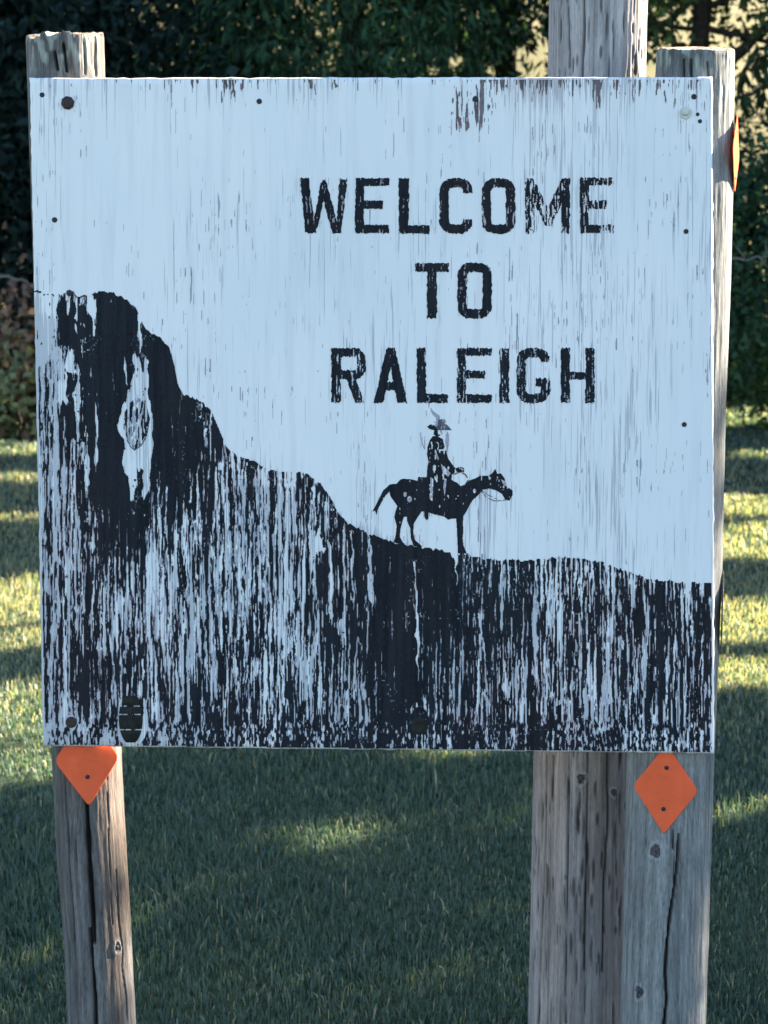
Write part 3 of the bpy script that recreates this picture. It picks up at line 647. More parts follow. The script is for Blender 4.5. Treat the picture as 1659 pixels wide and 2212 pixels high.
for i, (ch, polys, extra, cv) in enumerate(LET):
    pts = [p for q in polys for p in q] + [c for e in extra if e[0] == 'rr' for c in ((e[1], e[2]), (e[3], e[4]))]
    pts = np.array(pts); x0, y0 = pts.min(0) - 4; x1, y1 = pts.max(0) + 4
    zx, zy = np.meshgrid(np.arange(x0, x1, d / .5291), np.arange(y0, y1, d / .5291))
    sh = zx.shape
    wx_ = zx + (vnoise(sh, 9, 5, 300 + i) - 0.5) * 6; wy_ = zy + (vnoise(sh, 5, 4, 330 + i) - 0.5) * 7
    m = np.zeros(sh, bool)
    for e in extra:
        if e[0] == 'rr':
            _, a, b, c, f, st, op = e
            mx, my, hx, hy, r = (a + c) / 2, (b + f) / 2, (c - a) / 2, (f - b) / 2, 52 if f - b > 150 else 45
            qx, qy = np.abs(wx_ - mx) - hx + r, np.abs(wy_ - my) - hy + r
            sd = np.hypot(np.maximum(qx, 0), np.maximum(qy, 0)) + np.minimum(np.maximum(qx, qy), 0) - r
            o = (sd < 0) & (sd > -st)
            if op: o &= ~((wx_ > op[0]) & (wx_ < op[2] + 10) & (wy_ > op[1]) & (wy_ < op[3]))
            m |= o
    for q in polys: m |= inpoly(wx_, wy_, q)
    if ch == 'A': m &= ~inpoly(wx_, wy_, [(545, 936), (569, 936), (557, 872)])
    wr = rank(0.5 * vnoise(sh, 34, 4, 360 + i) + 0.3 * vnoise(sh, 9, 3, 390 + i) + 0.2 * vnoise(sh, 3, 3, 420 + i) + 0.25 * vnoise(sh, 60, 26, 450 + i))
    if ch == 'E' and i == 6: wr = wr + 0.22 * np.clip((zx - 1380) / 60, 0, 1) * (zy > 130)
    if ch == 'M': wr = wr + 0.1 * ((zx > 1150) & (zx < 1240))
    if ch == 'G' : wr = wr + 0.1 * (zx > 1185)
    body = m & (wr < cv)
    runs('letter', body, 548.6 + x0 * .5291, 329.2 + y0 * .5291, d, d, 0.0006, M['black'], 'painted black letter ' + ch)
    fd = m & ~body & (wr < cv + 0.10)
    if fd.sum() > 30: runs('letter_wear', fd, 548.6 + x0 * .5291, 329.2 + y0 * .5291, d, d, 0.0003, M['faded'])

# bare wood showing where the white paint has gone along the top edge, plus dark grain splits
BX0, BY0, dx, dy = 70.0, 172.0, 0.9, 1.6
X, Y = np.meshgrid(BX0 + (np.arange(int(1455 / dx)) + 0.5) * dx, BY0 + (np.arange(int(420 / dy)) + 0.5) * dy)
sh = X.shape
nz = rank(0.42 * vnoise(sh, 34, 3.2, 201) + 0.25 * vnoise(sh, 60, 12, 202) + 0.28 * vnoise(sh, 9, 2.2, 203))
dep = np.clip(1 - (Y - 172) / (20 + 70 * vnoise(sh, 400, 10, 204)), 0, 1)
cv = dep * (0.02 + 0.40 * blob(X, Y, 1170, 172, 130, 75) + 0.30 * blob(X, Y, 1330, 172, 190, 60) + 0.20 * blob(X, Y, 470, 172, 60, 80) + 0.02 * blob(X, Y, 700, 172, 150, 60))
cv += 0.5 * blob(X, Y, 1010, 215, 18, 32) * (X > 985) + 0.45 * blob(X, Y, 1042, 228, 12, 34) + 0.25 * blob(X, Y, 1030, 240, 40, 32) + 0.25 * blob(X, Y, 985, 205, 8, 18)
runs('bare_wood', nz < cv, BX0, BY0, dx, dy, 0.0004, M['bare'], 'brown bare wood where white paint has flaked off the top edge')
X, Y = np.meshgrid(66 + (np.arange(int(1470 / 0.9)) + 0.5) * 0.9, 172 + (np.arange(int(1050 / 2.0)) + 0.5) * 2.0)
sh = X.shape
nz = rank(0.55 * vnoise(sh, 26, 2.4, 211) + 0.25 * vnoise(sh, 9, 2, 212) + 0.22 * vnoise(sh, 70, 40, 213))
cv = 0.006 + 0.016 * blob(X, Y, 1200, 720, 330, 420) + 0.012 * blob(X, Y, 480, 480, 130, 260) + 0.010 * blob(X, Y, 520, 720, 110, 180) + 0.008 * (X < 120)
cv *= 1 - 0.8 * (blob(X, Y, 280, 420, 130, 200) + blob(X, Y, 860, 320, 200, 90))
ct_y = np.interp(X, ct[:, 0], ct[:, 1])
runs('grain_split', (nz < cv) & (Y < ct_y - 2), 66, 172, 0.9, 2.0, 0.00022, M['faded'], 'fine grey splits along the vertical grain of the white paint')

# hardware on the board
def disc(name, px, py, r, mat_, h=0.002, prof=((1.0, 0.0), (1.0, 0.6), (0.8, 0.95), (0.35, 1.0)), sides=16, hexa=False, parent=None, off=0.0):
    p = onplane(np.array(float(px)), np.array(float(py)), off); rr = r / F * 2.763
    ex = np.cross(np.array([0, 0, 1.0]), NB); ex /= np.linalg.norm(ex); ey = np.cross(NB, ex)
    a = np.linspace(0, 2 * math.pi, sides, endpoint=False) + 0.2
    vs, fl, fs = [], [], []
    for q, hh in prof: vs += [p + (ex * math.cos(t) + ey * math.sin(t)) * rr * q + NB * h * hh for t in a]
    vs.append(p + NB * h * prof[-1][1])
    k = len(prof)
    for j in range(k - 1):
        for i in range(sides):
            i2 = (i + 1) % sides; fl += [j * sides + i, j * sides + i2, (j + 1) * sides + i2, (j + 1) * sides + i]; fs.append(4)
    for i in range(sides): fl += [(k - 1) * sides + i, (k - 1) * sides + (i + 1) % sides, k * sides]; fs.append(3)
    return mesh_np(name, vs, fl, fs, mat_, False, parent=parent or sign)
bh = disc('bolt_head', 146.5, 222.5, 14.5, M['rust'], 0.005, ((1, 0), (1, .5), (.85, .9), (.45, 1)), sides=8); bh['label'] = 'dark rusty bolt head near the upper left corner'
wsh = disc('washer', 1481, 244, 13.5, M['cream'], 0.0016, ((1, 0), (1, .8), (.9, 1), (.6, 1))); wsh['label'] = 'pale painted washer near the upper right corner'
disc('bolt', 1479, 243, 7.6, M['cream'], 0.007, ((1, .2), (1, .8), (.8, 1), (.4, 1)), sides=12, parent=wsh)
bh = disc('bolt_head', 154, 1560, 12.5, M['rust'], 0.003, ((1, 0), (1, .6), (.8, .95), (.4, .8)), sides=12); bh['label'] = 'rusty bolt head near the lower left corner'
for (a, b, r) in [(91, 205, 5.5), (118, 475, 6), (560, 219, 6), (1027, 214, 6.5), (1482, 500, 5.5), (1478, 917, 5.5), (1499, 209, 6), (130.5, 908, 5), (1507, 247, 4), (150, 633, 7), (1512, 262, 4.5)]:
    disc('screw', a, b, r, M['dark'], 0.0014, ((1, 0), (1, .5), (.7, 1), (.3, .6)), sides=10)
# oval wooden repair plug cracked across, in four pieces
ang = np.linspace(0, 2 * math.pi, 60, endpoint=False)
plug_root = None
def plug_piece(y0, y1):
    ys_ = np.linspace(y0, y1, 9)
    w_ = 26 * np.sqrt(np.clip(1 - ((ys_ - 1552) / 56) ** 2, 0, 1))
    w_ = np.where(ys_ < 1525, np.minimum(w_, 17 + (ys_ - 1500) * 0.12), w_)
    Lp = [(282.5 - w, y) for w, y in zip(w_, ys_)]; Rp = [(282.5 + w, y) for w, y in zip(w_[::-1], ys_[::-1])]
    po = np.array(Lp + Rp); k = len(po)
    f = onplane(po[:, 0], po[:, 1], 0.0016); b = onplane(po[:, 0], po[:, 1], -0.002)
    fl = list(range(k)); fs = [k]
    for i in range(k): j = (i + 1) % k; fl += [i, k + i, k + j, j]; fs.append(4)
    return mesh_np('repair_plug', np.concatenate([f, b]), fl, fs, M['plug'], False, parent=sign)
for (a, b) in [(1503, 1524), (1526.5, 1542), (1544.5, 1575), (1577.5, 1604)]: plug_piece(a, b)
disc('knot', 906, 1568, 20, M['plug'], 0.0012, ((1, 0), (.95, .6), (.6, 1), (.2, .7)), sides=18)

# ------------------------------------------------------------------ orange diamond markers
def marker(at, cxp, cyp, hw, hh, label, rnd=0.12, nails=(), px_scale=None, bend=0.0, facing=None, crease=False, shape_pow=None, flip=1, lift=0.0022, material='orange'):
    p, n_, t_, axp, rr, ex, ey = at(cxp, cyp, lift)
    if facing is not None: 
        n_ = math.sin(facing) * ex + math.cos(facing) * ey; p = axp + n_ * (rr + lift)
    side = np.cross(t_, n_); side /= np.linalg.norm(side)
    if side @ (RT if abs(n_ @ RT) < 0.8 else FWD) < 0: side = -side
    nf = np.cross(side, t_); nf = nf if nf @ n_ > 0 else -nf
    # rounded diamond outline, then a small grid fan towards its centre
    cor = [(0, hh), (hw, 0.02 * hh), (0, -hh), (-hw, 0.02 * hh)]
    out = []
    for i in range(4):
        a, b, c = np.array(cor[i - 1]), np.array(cor[i]), np.array(cor[(i + 1) % 4])
        r = rnd if i in (1, 3) else rnd * 0.55
        s0 = b + (a - b) * r; s1 = b + (c - b) * r
        for tq in np.linspace(0, 1, 6): out.append((1 - tq) ** 2 * s0 + 2 * tq * (1 - tq) * b + tq ** 2 * s1)
    out = np.array(out); k = len(out)
    vs, fl, fs = [], [], []
    fr = (1.0, 0.97, 0.75, 0.5, 0.25)
    def pos(o, h):
        z = h - bend * (o[0] / hw) ** 2
        if crease: z -= 0.0022 * math.exp(-((o[0] + 0.06 * hw - 0.1 * (o[1] - 0.02)) / (0.14 * hw)) ** 2) * (o[1] > -hh * 0.35)
        return p + side * o[0] + t_ * o[1] + nf * z
    for f, h in ((1.0, -0.0006),) + tuple((f, 0.0006) for f in fr):
        vs += [pos(o * f, h) for o in out]
    nr = len(fr) + 1
    for j in range(nr - 1):
        for i in range(k): i2 = (i + 1) % k; fl += [j * k + i, j * k + i2, (j + 1) * k + i2, (j + 1) * k + i]; fs.append(4)
    vs.append(pos(np.zeros(2), 0.0006)); vs.append(pos(np.zeros(2), -0.0006))
    for i in range(k):
        fl += [(nr - 1) * k + i, (nr - 1) * k + (i + 1) % k, nr * k]; fs.append(3)
        fl += [(i + 1) % k, i, nr * k + 1]; fs.append(3)
    root = empty('marker', p - t_ * hh, label, 'marker', 'orange diamond markers on the posts')
    mesh_np('plate', vs, fl, fs, M[material], True, parent=root)
    for (a, b) in nails:
        a8 = np.linspace(0, 2 * math.pi, 10, endpoint=False); rn = 0.0042
        q = [pos(np.array([a + rn * math.cos(w), b + rn * math.sin(w)]), 0.0010) for w in a8] + [pos(np.array([a + rn * .6 * math.cos(w), b + rn * .6 * math.sin(w)]), 0.0022) for w in a8] + [pos(np.array([a, b]), 0.0016)]
        l2, s2 = [], []
        for i in range(10): j = (i + 1) % 10; l2 += [i, j, 10 + j, 10 + i, 10 + i, 10 + j, 20]; s2 += [4, 3]
        mesh_np('nail', q, l2, s2, M['dark'], False, parent=root)
    return root
PXM = 2.80 / F
marker(left_at, 187, 1642, 70 * PXM, 101 * PXM, 'creased orange diamond marker with one nail in view, its top hidden behind the board', 0.13, [(-0.0005, -36 * PXM)], crease=True, bend=0.006)
marker(right_at, 1437, 1706, 70 * PXM, 98 * PXM, 'orange diamond marker with two nails, below the right end of the board', 0.10, [(0.001, 47 * PXM), (-0.002, -43 * PXM)], bend=0.002)
marker(right_at, 1560, 322, 66 * PXM, 84 * PXM, 'bright orange marker seen edge-on in the sun, high on the side of the right post', 0.16, [(0.0, 50 * PXM), (0.0, -50 * PXM)], facing=math.radians(73), lift=0.004)
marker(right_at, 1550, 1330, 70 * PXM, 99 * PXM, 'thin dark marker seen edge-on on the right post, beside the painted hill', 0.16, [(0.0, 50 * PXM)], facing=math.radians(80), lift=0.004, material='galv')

# ------------------------------------------------------------------ trees, shrubs
def tube(pts, rads, seg=8, wob=0.0, rg=None):
    pts = np.asarray(pts, float); k = len(pts)
    vs, fl = [], []
    t = np.gradient(pts, axis=0); t /= np.linalg.norm(t, axis=1)[:, None] + 1e-9
    for i in range(k):
        a = np.cross(t[i], [0.3, 0.9, 0.2]); a /= np.linalg.norm(a); b = np.cross(t[i], a)
        for s_ in range(seg):
            w = 2 * math.pi * s_ / seg; r = rads[i] * (1 + (wob * (rg.random() - 0.5) if rg is not None else 0))
            vs.append(pts[i] + (a * math.cos(w) + b * math.sin(w)) * r)
    for i in range(k - 1):
        for s_ in range(seg): s2 = (s_ + 1) % seg; fl.append((i * seg + s_, i * seg + s2, (i + 1) * seg + s2, (i + 1) * seg + s_))
    return np.array(vs), np.array(fl)
def join(parts):
    vs, fl, n_ = [], [], 0
    for v_, f_ in parts: vs.append(v_); fl.append(f_ + n_); n_ += len(v_)
    return np.concatenate(vs), np.concatenate(fl)
def wander(p0, p1, n_, amp, rg):
    t = np.linspace(0, 1, n_)[:, None]; p = np.asarray(p0) * (1 - t) + np.asarray(p1) * t
    w = np.cumsum(rg.normal(0, amp, (n_, 3)), 0); w -= w[0] + (w[-1] - w[0]) * t
    return p + w
def leaves(P, D, ln, wd, rg, fold=0.25):
    """diamond leaves folded along the midrib: base, two sides, tip"""
    k = len(P); D = D / (np.linalg.norm(D, axis=1)[:, None] + 1e-9)
    A = np.cross(D, rg.normal(size=(k, 3))); A /= np.linalg.norm(A, axis=1)[:, None] + 1e-9
    N = np.cross(D, A)
    ln = ln[:, None]; wd = wd[:, None]
    v0 = P; v1 = P + D * ln * 0.45 + A * wd + N * wd * fold; v2 = P + D * ln - N * ln * 0.12; v3 = P + D * ln * 0.45 - A * wd + N * wd * fold
    V = np.stack([v0, v1, v2, v3], 1).reshape(-1, 3)
    b = np.arange(k)[:, None] * 4
    return V, np.concatenate([b, b + 1, b + 2, b, b + 2, b + 3], 1).reshape(-1, 3)
def crown_points(nclump, per, c, r, rg, clump=0.28, shell=0.55, flat=1.0):
    d_ = rg.normal(size=(nclump, 3)); d_ /= np.linalg.norm(d_, axis=1)[:, None]
    q = d_ * (shell + (1 - shell) * rg.random((nclump, 1)) ** 0.6) * (0.82 + 0.36 * rg.random((nclump, 1)))
    cc = np.asarray(c) + q * np.asarray(r)
    sz = clump * (0.6 + 0.9 * rg.random(nclump))
    P = np.repeat(cc, per, 0) + rg.normal(size=(nclump * per, 3)) * np.repeat(sz, per)[:, None] * np.array([1, 1, flat])
    return P, np.repeat(rg.random(nclump), per), np.repeat(cc, per, 0)
GREENS = {'dark': ((0.015, 0.031, 0.032), (0.034, 0.062, 0.058)), 'spray': ((0.018, 0.044, 0.032), (0.066, 0.145, 0.075)), 'broad': ((0.030, 0.060, 0.022), (0.075, 0.115, 0.045)), 'dead': ((0.13, 0.075, 0.055), (0.42, 0.27, 0.20)), 'pale': ((0.06, 0.09, 0.04), (0.38, 0.40, 0.24))}
def plant(name, x, y, h, crown, label, cat, tone='dark', nclump=220, per=60, leaf=(0.10, 0.028), droop=0.3, seed=0, trunk_r=0.09, base=0.0, group=None, clump=0.28, shell=0.5, limbs=9, extra=None, carve=True, lean=(0, 0), drop=None, prof='ell'):
    rg = np.random.default_rng(seed)
    gzv = float(gz(x, y)); root = empty(name, (x, y, gzv), label, cat, group)
    cz, rx, rz = crown
    parts = []
    if trunk_r > 0:
        tp = np.array([x + lean[0], y + lean[1], gzv + h * 0.93])
        tw = wander((x, y, gzv - 0.1), tp, 12, 0.025, rg); parts.append(tube(tw, np.linspace(trunk_r * 1.25, trunk_r * 0.25, 12), 10, 0.12, rg))
        for i in range(limbs):
            f = rg.uniform(0.22, 0.9); p = tw[int(f * 11)]
            a = rg.uniform(0, 2 * math.pi); L = rx * rg.uniform(0.5, 0.95) * (1.1 - 0.5 * f)
            e = p + np.array([math.cos(a) * L, math.sin(a) * L, rg.uniform(0.15, 0.7) * L])
            parts.append(tube(wander(p, e, 7, 0.03, rg), np.linspace(trunk_r * 0.42 * (1.1 - f * 0.6), 0.008, 7), 6))
            for _ in range(2):
                m_ = p * 0.45 + e * 0.55; e2 = m_ + rg.normal(size=3) * L * 0.4
                parts.append(tube(wander(m_, e2, 5, 0.02, rg), np.linspace(trunk_r * 0.18, 0.005, 5), 5))
    if extra: parts += extra
    if parts:
        v_, f_ = join(parts); mesh_np('trunk', v_, f_, np.full(len(f_), 4), M['bark'], True, parent=root)
    P, tn, cc = crown_points(nclump, per, (x + lean[0] * 0.5, y + lean[1] * 0.5, gzv + cz), (rx, rx, rz), rg, clump, shell)
    if prof == 'cone':
        k = np.clip((P[:, 2] - gzv) / h, 0, 1.1); s_ = 1.15 * (1 - 0.75 * k)
        P[:, 0] = x + (P[:, 0] - x) * s_; P[:, 1] = y + (P[:, 1] - y) * s_
    ok = P[:, 2] > gz(P[:, 0], P[:, 1]) + base
    if drop is not None: ok &= ~drop(P, rg)
    P, tn, cc = P[ok], tn[ok], cc[ok]; k = len(P)
    D = (P - cc) * 1.2 + rg.normal(size=(k, 3)) * 0.25; D /= np.linalg.norm(D, axis=1)[:, None]
    D += rg.normal(size=(k, 3)) * 0.5; D[:, 2] -= droop
    ln = leaf[0] * rg.uniform(0.6, 1.25, k); wd = leaf[1] * rg.uniform(0.7, 1.2, k)
    V_, F_ = leaves(P, D, ln, wd, rg)
    if carve:  # leaves that would shade a chosen sun patch are cut away
        k4 = ~in_fleck(V_).reshape(-1, 4).any(1)
        V_ = V_.reshape(-1, 4, 3)[k4].reshape(-1, 3); tn = tn[k4]; k = len(tn)
        b_ = np.arange(k)[:, None] * 4; F_ = np.concatenate([b_, b_ + 1, b_ + 2, b_, b_ + 2, b_ + 3], 1).reshape(-1, 3)
    lo, hi = (np.array(c) for c in GREENS[tone])
    t = np.clip(0.55 * tn + 0.45 * rg.random(k), 0, 1)[:, None]
    c = lo * (1 - t) + hi * t
    yel = rg.random(k) < 0.03; c[yel] = c[yel] * np.array([2.4, 2.0, 1.2])
    mesh_np('crown', V_, F_, np.full(len(F_), 3), M['leaf'], False, parent=root, cols=np.repeat(c, 4, 0))
    return root
def px_at(px, py, y):
    d_ = ray(np.array(float(px)), np.array(float(py))); return CAM + d_ * (y / d_[1])

# openings between the crowns through which the sunlit field shows
OPEN = [(1115, 125, 30, 42), (1070, 148, 24, 20), (1165, 125, 28, 55), (1150, 40, 14, 30), (800, 148, 9, 10), (705, 140, 16, 14), (900, 100, 10, 12), (940, 140, 18, 14), (985, 120, 16, 22), (1640, 186, 62, 40), (1405, 150, 16, 30)]
def gap_c(P, rg):
    r_ = P - CAM; d_ = r_ @ FWD; u_ = CX + F * (r_ @ RT) / d_; w_ = CY - F * (r_ @ UP) / d_
    k = np.zeros(len(P), bool)
    for (a, b, c, e) in OPEN: k |= (P[:, 1] > 11.8) & ( ((u_ - a) / c) ** 2 + ((w_ - b) / e) ** 2 < 1)
    return k & (rg.random(len(P)) < 0.93)
# hedge line behind the lawn, left to right
plant('evergreen_tree', -4.0, 12.6, 8.0, (3.6, 2.0, 3.9), 'very dark dense evergreen tree filling the left edge behind the left post', 'tree', 'dark', 480, 165, (0.10, 0.022), 0.5, 401, 0.12, group=None)
plant('evergreen_tree', -2.3, 13.6, 8.5, (4.1, 1.7, 4.3), 'dark evergreen tree behind the top of the left post', 'tree', 'dark', 480, 165, (0.10, 0.022), 0.5, 402, 0.12)
plant('cedar_tree', -0.25, 13.0, 8.0, (3.9, 1.35, 4.0), 'green cedar with drooping feathery sprays above the middle of the board', 'tree', 'spray', 520, 90, (0.14, 0.015), 1.3, 403, 0.11, drop=gap_c)
plant('evergreen_tree', 1.05, 13.8, 8.4, (4.3, 1.3, 4.2), 'dark evergreen tree with sunlit gaps left of the utility pole', 'tree', 'dark', 360, 90, (0.12, 0.020), 0.9, 404, 0.11, drop=gap_c)
def gap_r(P, rg):
    k = (P[:, 2] < 3.75 - 0.35 * np.sin(P[:, 0] * 7)) & (P[:, 2] > 1.9)
    return (k & (rg.random(len(P)) < 0.985)) | gap_c(P, rg)
b1 = px_at(1592, 145, 12.3); b2 = px_at(1690, 25, 12.0); b3 = px_at(1520, 235, 12.4)
ex_parts = []
rg0 = np.random.default_rng(77)
ex_parts.append(tube(wander(px_at(1530, 190, 12.5), b2, 9, 0.012, rg0), np.linspace(0.055, 0.035, 9), 8))
ex_parts.append(tube(wander(px_at(1522, 60, 12.5), px_at(1700, 105, 12.2), 8, 0.012, rg0), np.linspace(0.028, 0.014, 8), 7))
ex_parts.append(tube(wander(px_at(1515, 130, 12.5), px_at(1400, 45, 12.3), 8, 0.015, rg0), np.linspace(0.035, 0.016, 8), 7))
ex_parts.append(tube(wander(px_at(1515, 70, 12.5), px_at(1380, 50, 12.4), 7, 0.012, rg0), np.linspace(0.022, 0.012, 7), 6))
ex_parts.append(tube(wander(px_at(1575, 222, 12.2), px_at(1700, 178, 12.0), 8, 0.008, rg0), np.linspace(0.016, 0.012, 8), 6))
ex_parts.append(tube(wander(px_at(1598, 160, 12.1), px_at(1592, 238, 12.1), 7, 0.006, rg0), np.linspace(0.008, 0.005, 7), 5))
tx = px_at(1519, 90, 12.5)[0]
plant('leafy_tree', tx, 12.5, 7.5, (5.0, 2.1, 2.2), 'open leafy tree with a dark upright trunk and bare limbs, above the right post', 'tree', 'broad', 620, 80, (0.075, 0.025), 0.5, 405, 0.092, limbs=6, extra=ex_parts, clump=0.26, shell=0.2, drop=gap_r)
# hanging lance-shaped leaves beside the right post belong to a slim willow
wroot = empty('willow_sapling', (3.35, 11.6, float(gz(3.35, 11.6))), 'slim sapling with long hanging lance-shaped leaves at the right edge beside the right post', 'tree')
rgw = np.random.default_rng(31)
w0 = np.array([3.35, 11.6, float(gz(3.35, 11.6)) - 0.05]); w1 = px_at(1665, 40, 11.6)
wp = [tube(wander(w0, w1, 10, 0.02, rgw), np.linspace(0.03, 0.008, 10), 7)]
P_, D_, L_ = [], [], []
for (a, b, c, e) in [(1660, 110, 1590, 170), (1665, 140, 1605, 150), (1665, 180, 1600, 200), (1668, 90, 1630, 120), (1668, 160, 1640, 210), (1700, 120, 1690, 240)]:
    q = wander(px_at(a, b, 11.6), px_at(c, e, 11.5), 7, 0.01, rgw); wp.append(tube(q, np.linspace(0.008, 0.003, 7), 5))
    for _ in range(9):
        P_.append(q[rgw.integers(2, 7)] + rgw.normal(size=3) * 0.015); D_.append([rgw.normal() * 0.35, rgw.normal() * 0.4, -1.0]); L_.append(rgw.uniform(0.13, 0.24))
v_, f_ = join(wp); mesh_np('trunk', v_, f_, np.full(len(f_), 4), M['bark'], True, parent=wroot)
V_, F_ = leaves(np.array(P_), np.array(D_), np.array(L_), np.array(L_) * 0.12, rgw)
mesh_np('crown', V_, F_, np.full(len(F_), 3), M['leaf'], False, parent=wroot, cols=np.repeat(np.array([[0.035, 0.06, 0.03]]) * rgw.uniform(0.7, 1.3, (len(P_), 1)), 4, 0))
plant('round_shrub', 3.2, 12.0, 2.6, (1.12, 1.35, 1.12), 'dense dark green shrub right of the right post below the sunlit gap', 'shrub', 'spray', 300, 90, (0.085, 0.017), 0.7, 406, 0.03, limbs=8)
plant('round_shrub', 1.7, 12.9, 2.5, (1.1, 1.1, 1.2), 'dark shrub hidden behind the right half of the board', 'shrub', 'dark', 160, 50, (0.12, 0.036), 0.5, 407, 0.03, limbs=6)
plant('round_shrub', -1.4, 12.6, 2.4, (1.1, 1.3, 1.2), 'dark shrub hidden behind the left half of the board', 'shrub', 'dark', 160, 50, (0.12, 0.036), 0.5, 408, 0.03, limbs=6)
plant('dead_shrub', -2.66, 11.0, 1.15, (0.52, 0.52, 0.40), 'low brown withered shrub at the left edge against the dark hedge', 'shrub', 'dead', 90, 34, (0.075, 0.024), 0.4, 409, 0.012, limbs=16, clump=0.14)
plant('leafy_bush', -2.55, 10.75, 0.8, (0.32, 0.55, 0.32), 'low bush with pale green leaves at the foot of the hedge, left edge', 'shrub', 'pale', 70, 30, (0.075, 0.026), 0.2, 410, 0.012, limbs=10, clump=0.13)
plant('leafy_bush', 3.3, 11.2, 0.75, (0.30, 0.75, 0.30), 'low dark bush at the foot of the shrub, right of the right post', 'shrub', 'broad', 80, 36, (0.08, 0.022), 0.1, 411, 0.012, limbs=10, clump=0.14)
# bare twigs
def twig(pts, r, label):
    pts = np.array(pts); v_, f_ = tube(wander(pts[0], pts[1], 8, 0.012, rgw), np.linspace(r, r * 0.4, 8), 5)
    q = [(v_, f_)]
    for f in (0.4, 0.65, 0.8):
        p = pts[0] * (1 - f) + pts[1] * f; q.append(tube(wander(p, p + rgw.normal(size=3) * 0.10, 5, 0.006, rgw), np.linspace(r * 0.6, r * 0.2, 5), 4))
    v_, f_ = join(q); o = mesh_np('dead_twig', v_, f_, np.full(len(f_), 4), M['twig'], True, origin=pts[0]); tag(o, label, 'twig')
twig([px_at(-20, 588, 10.7), px_at(66, 618, 10.6)], 0.008, 'pale bare twig poking from the dark hedge at the left edge')
twig([px_at(1562, 562, 10.6), px_at(1680, 546, 10.5)], 0.007, 'pale bare twig crossing the dark shrub right of the right post')
# trees to the right, beyond the frame, whose shade lies over the lawn
px_dir = np.array([-S[1], S[0], 0]) / math.hypot(S[0], S[1]); sh_dir = np.array([S[0], S[1], 0]) / math.hypot(S[0], S[1])
for i, (t, dd) in enumerate([(-4.2, 10.2), (-1.6, 9.4), (0.9, 10.4), (3.2, 9.6), (5.6, 10.6), (7.8, 9.4), (10.0, 10.5)]):
    q = np.array([0.0, 3.4, 0]) + sh_dir * dd + px_dir * t
    q[0] = max(q[0], 0.25 * q[1] + 3.1)
    plant('shade_tree', float(q[0]), float(q[1]), 6.0, (3.0, 1.75, 3.3), ['first', 'second', 'third', 'fourth', 'fifth', 'sixth', 'seventh'][i] + ' dense green tree from the near end of the row shading the lawn', 'tree', 'broad', 430, 52, (0.15, 0.055), 0.4, 500 + i, 0.10, group='row of trees shading the lawn', clump=0.30, shell=0.25, limbs=7, drop=lambda P, rg: P[:, 2] - gz(P[:, 0], P[:, 1]) > 5.15)

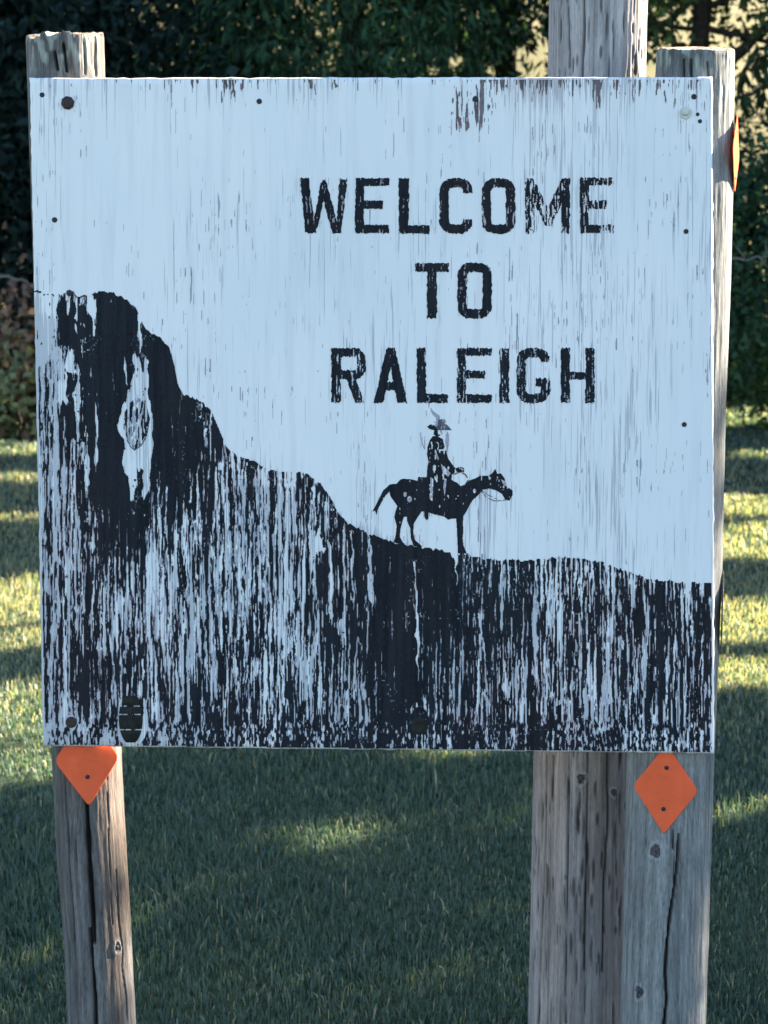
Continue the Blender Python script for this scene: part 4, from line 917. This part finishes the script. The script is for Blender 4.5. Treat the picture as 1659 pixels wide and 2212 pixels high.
# ------------------------------------------------------------------ grass
rg = np.random.default_rng(99)
def blades(nb_, y0, y1, hmin, hmax, wscale, power=1.3):
    uu = rg.random(nb_); a = 1 - power
    y = (y0 ** (a + 1) + uu * (y1 ** (a + 1) - y0 ** (a + 1))) ** (1 / (a + 1))
    x = (rg.random(nb_) * 2 - 1) * (0.27 * y + 0.55)
    # tufts
    nt_ = nb_ // 14
    idx = rg.integers(0, nt_, nb_); tuft = rg.random(nb_) < 0.5
    x = np.where(tuft, x[idx] + rg.normal(0, 0.022, nb_), x); y = np.where(tuft, y[idx] + rg.normal(0, 0.022, nb_), y)
    z = gz(x, y)
    patch = 0.5 + 0.5 * np.sin(x * 2.3 + 1.3 * np.sin(y * 1.7)) * np.sin(y * 2.9 + 0.7 * np.sin(x * 3.1))
    h = rg.uniform(hmin, hmax, nb_) * (0.65 + 0.55 * patch) * np.where(rg.random(nb_) < 0.012, 2.0, 1)
    w = rg.uniform(0.0016, 0.0030, nb_) * wscale * (0.55 + y / 9.0)
    az = rg.random(nb_) * 2 * math.pi; ln = rg.uniform(0.05, 0.7, nb_)
    dx, dy = np.cos(az), np.sin(az); az2 = az + math.pi / 2 + rg.normal(0, 0.5, nb_)
    wx, wy = np.cos(az2) * w, np.sin(az2) * w
    V = np.empty((nb_, 5, 3))
    V[:, 0] = np.stack([x - wx, y - wy, z - 0.004], 1); V[:, 1] = np.stack([x + wx, y + wy, z - 0.004], 1)
    mx, my, mz = x + dx * h * ln * 0.35, y + dy * h * ln * 0.35, z + h * 0.62
    V[:, 2] = np.stack([mx + wx * .8, my + wy * .8, mz], 1); V[:, 3] = np.stack([mx - wx * .8, my - wy * .8, mz], 1)
    V[:, 4] = np.stack([x + dx * h * ln, y + dy * h * ln, z + h * (1.05 - 0.35 * ln)], 1)
    straw = rg.random(nb_) < (0.04 + 0.16 * np.clip(np.sin(x * 1.1 + 2) * np.sin(y * 0.8 + 0.5) + 0.3, 0, 1) + 0.52 * np.clip((y - 4.6) / 1.4, 0, 1) * (1 - np.clip((y - 9.5) / 1.5, 0, 1)))  # some dry straw everywhere; extra across the mid lawn paints its sun patches brighter
    t = rg.random(nb_)[:, None]
    c = np.array([0.066, 0.118, 0.104]) * (1 - t) + np.array([0.120, 0.178, 0.142]) * t
    cs = np.array([0.26, 0.25, 0.16]) * (1 - t) + np.array([0.44, 0.41, 0.27]) * t
    c = np.where(straw[:, None], cs, c)
    return V.reshape(-1, 3), nb_, np.repeat(c, 5, 0)
parts = [blades(200000, 2.6, 7.0, 0.018, 0.040, 0.8), blades(130000, 7.0, 13.2, 0.022, 0.05, 1.0)]
V = np.concatenate([p[0] for p in parts]); k = sum(p[1] for p in parts); C_ = np.concatenate([p[2] for p in parts])
b = np.arange(k)[:, None] * 5
loops = np.concatenate([b, b + 1, b + 2, b + 3, b + 3, b + 2, b + 4], 1).ravel(); sizes = np.tile([4, 3], k)
o = mesh_np('grass', V, loops, sizes, M['grass'], False, cols=C_)
tag(o, 'short mown lawn grass, green mixed with dry straw, extra straw brightening the sunlit band', 'grass', kind='stuff')
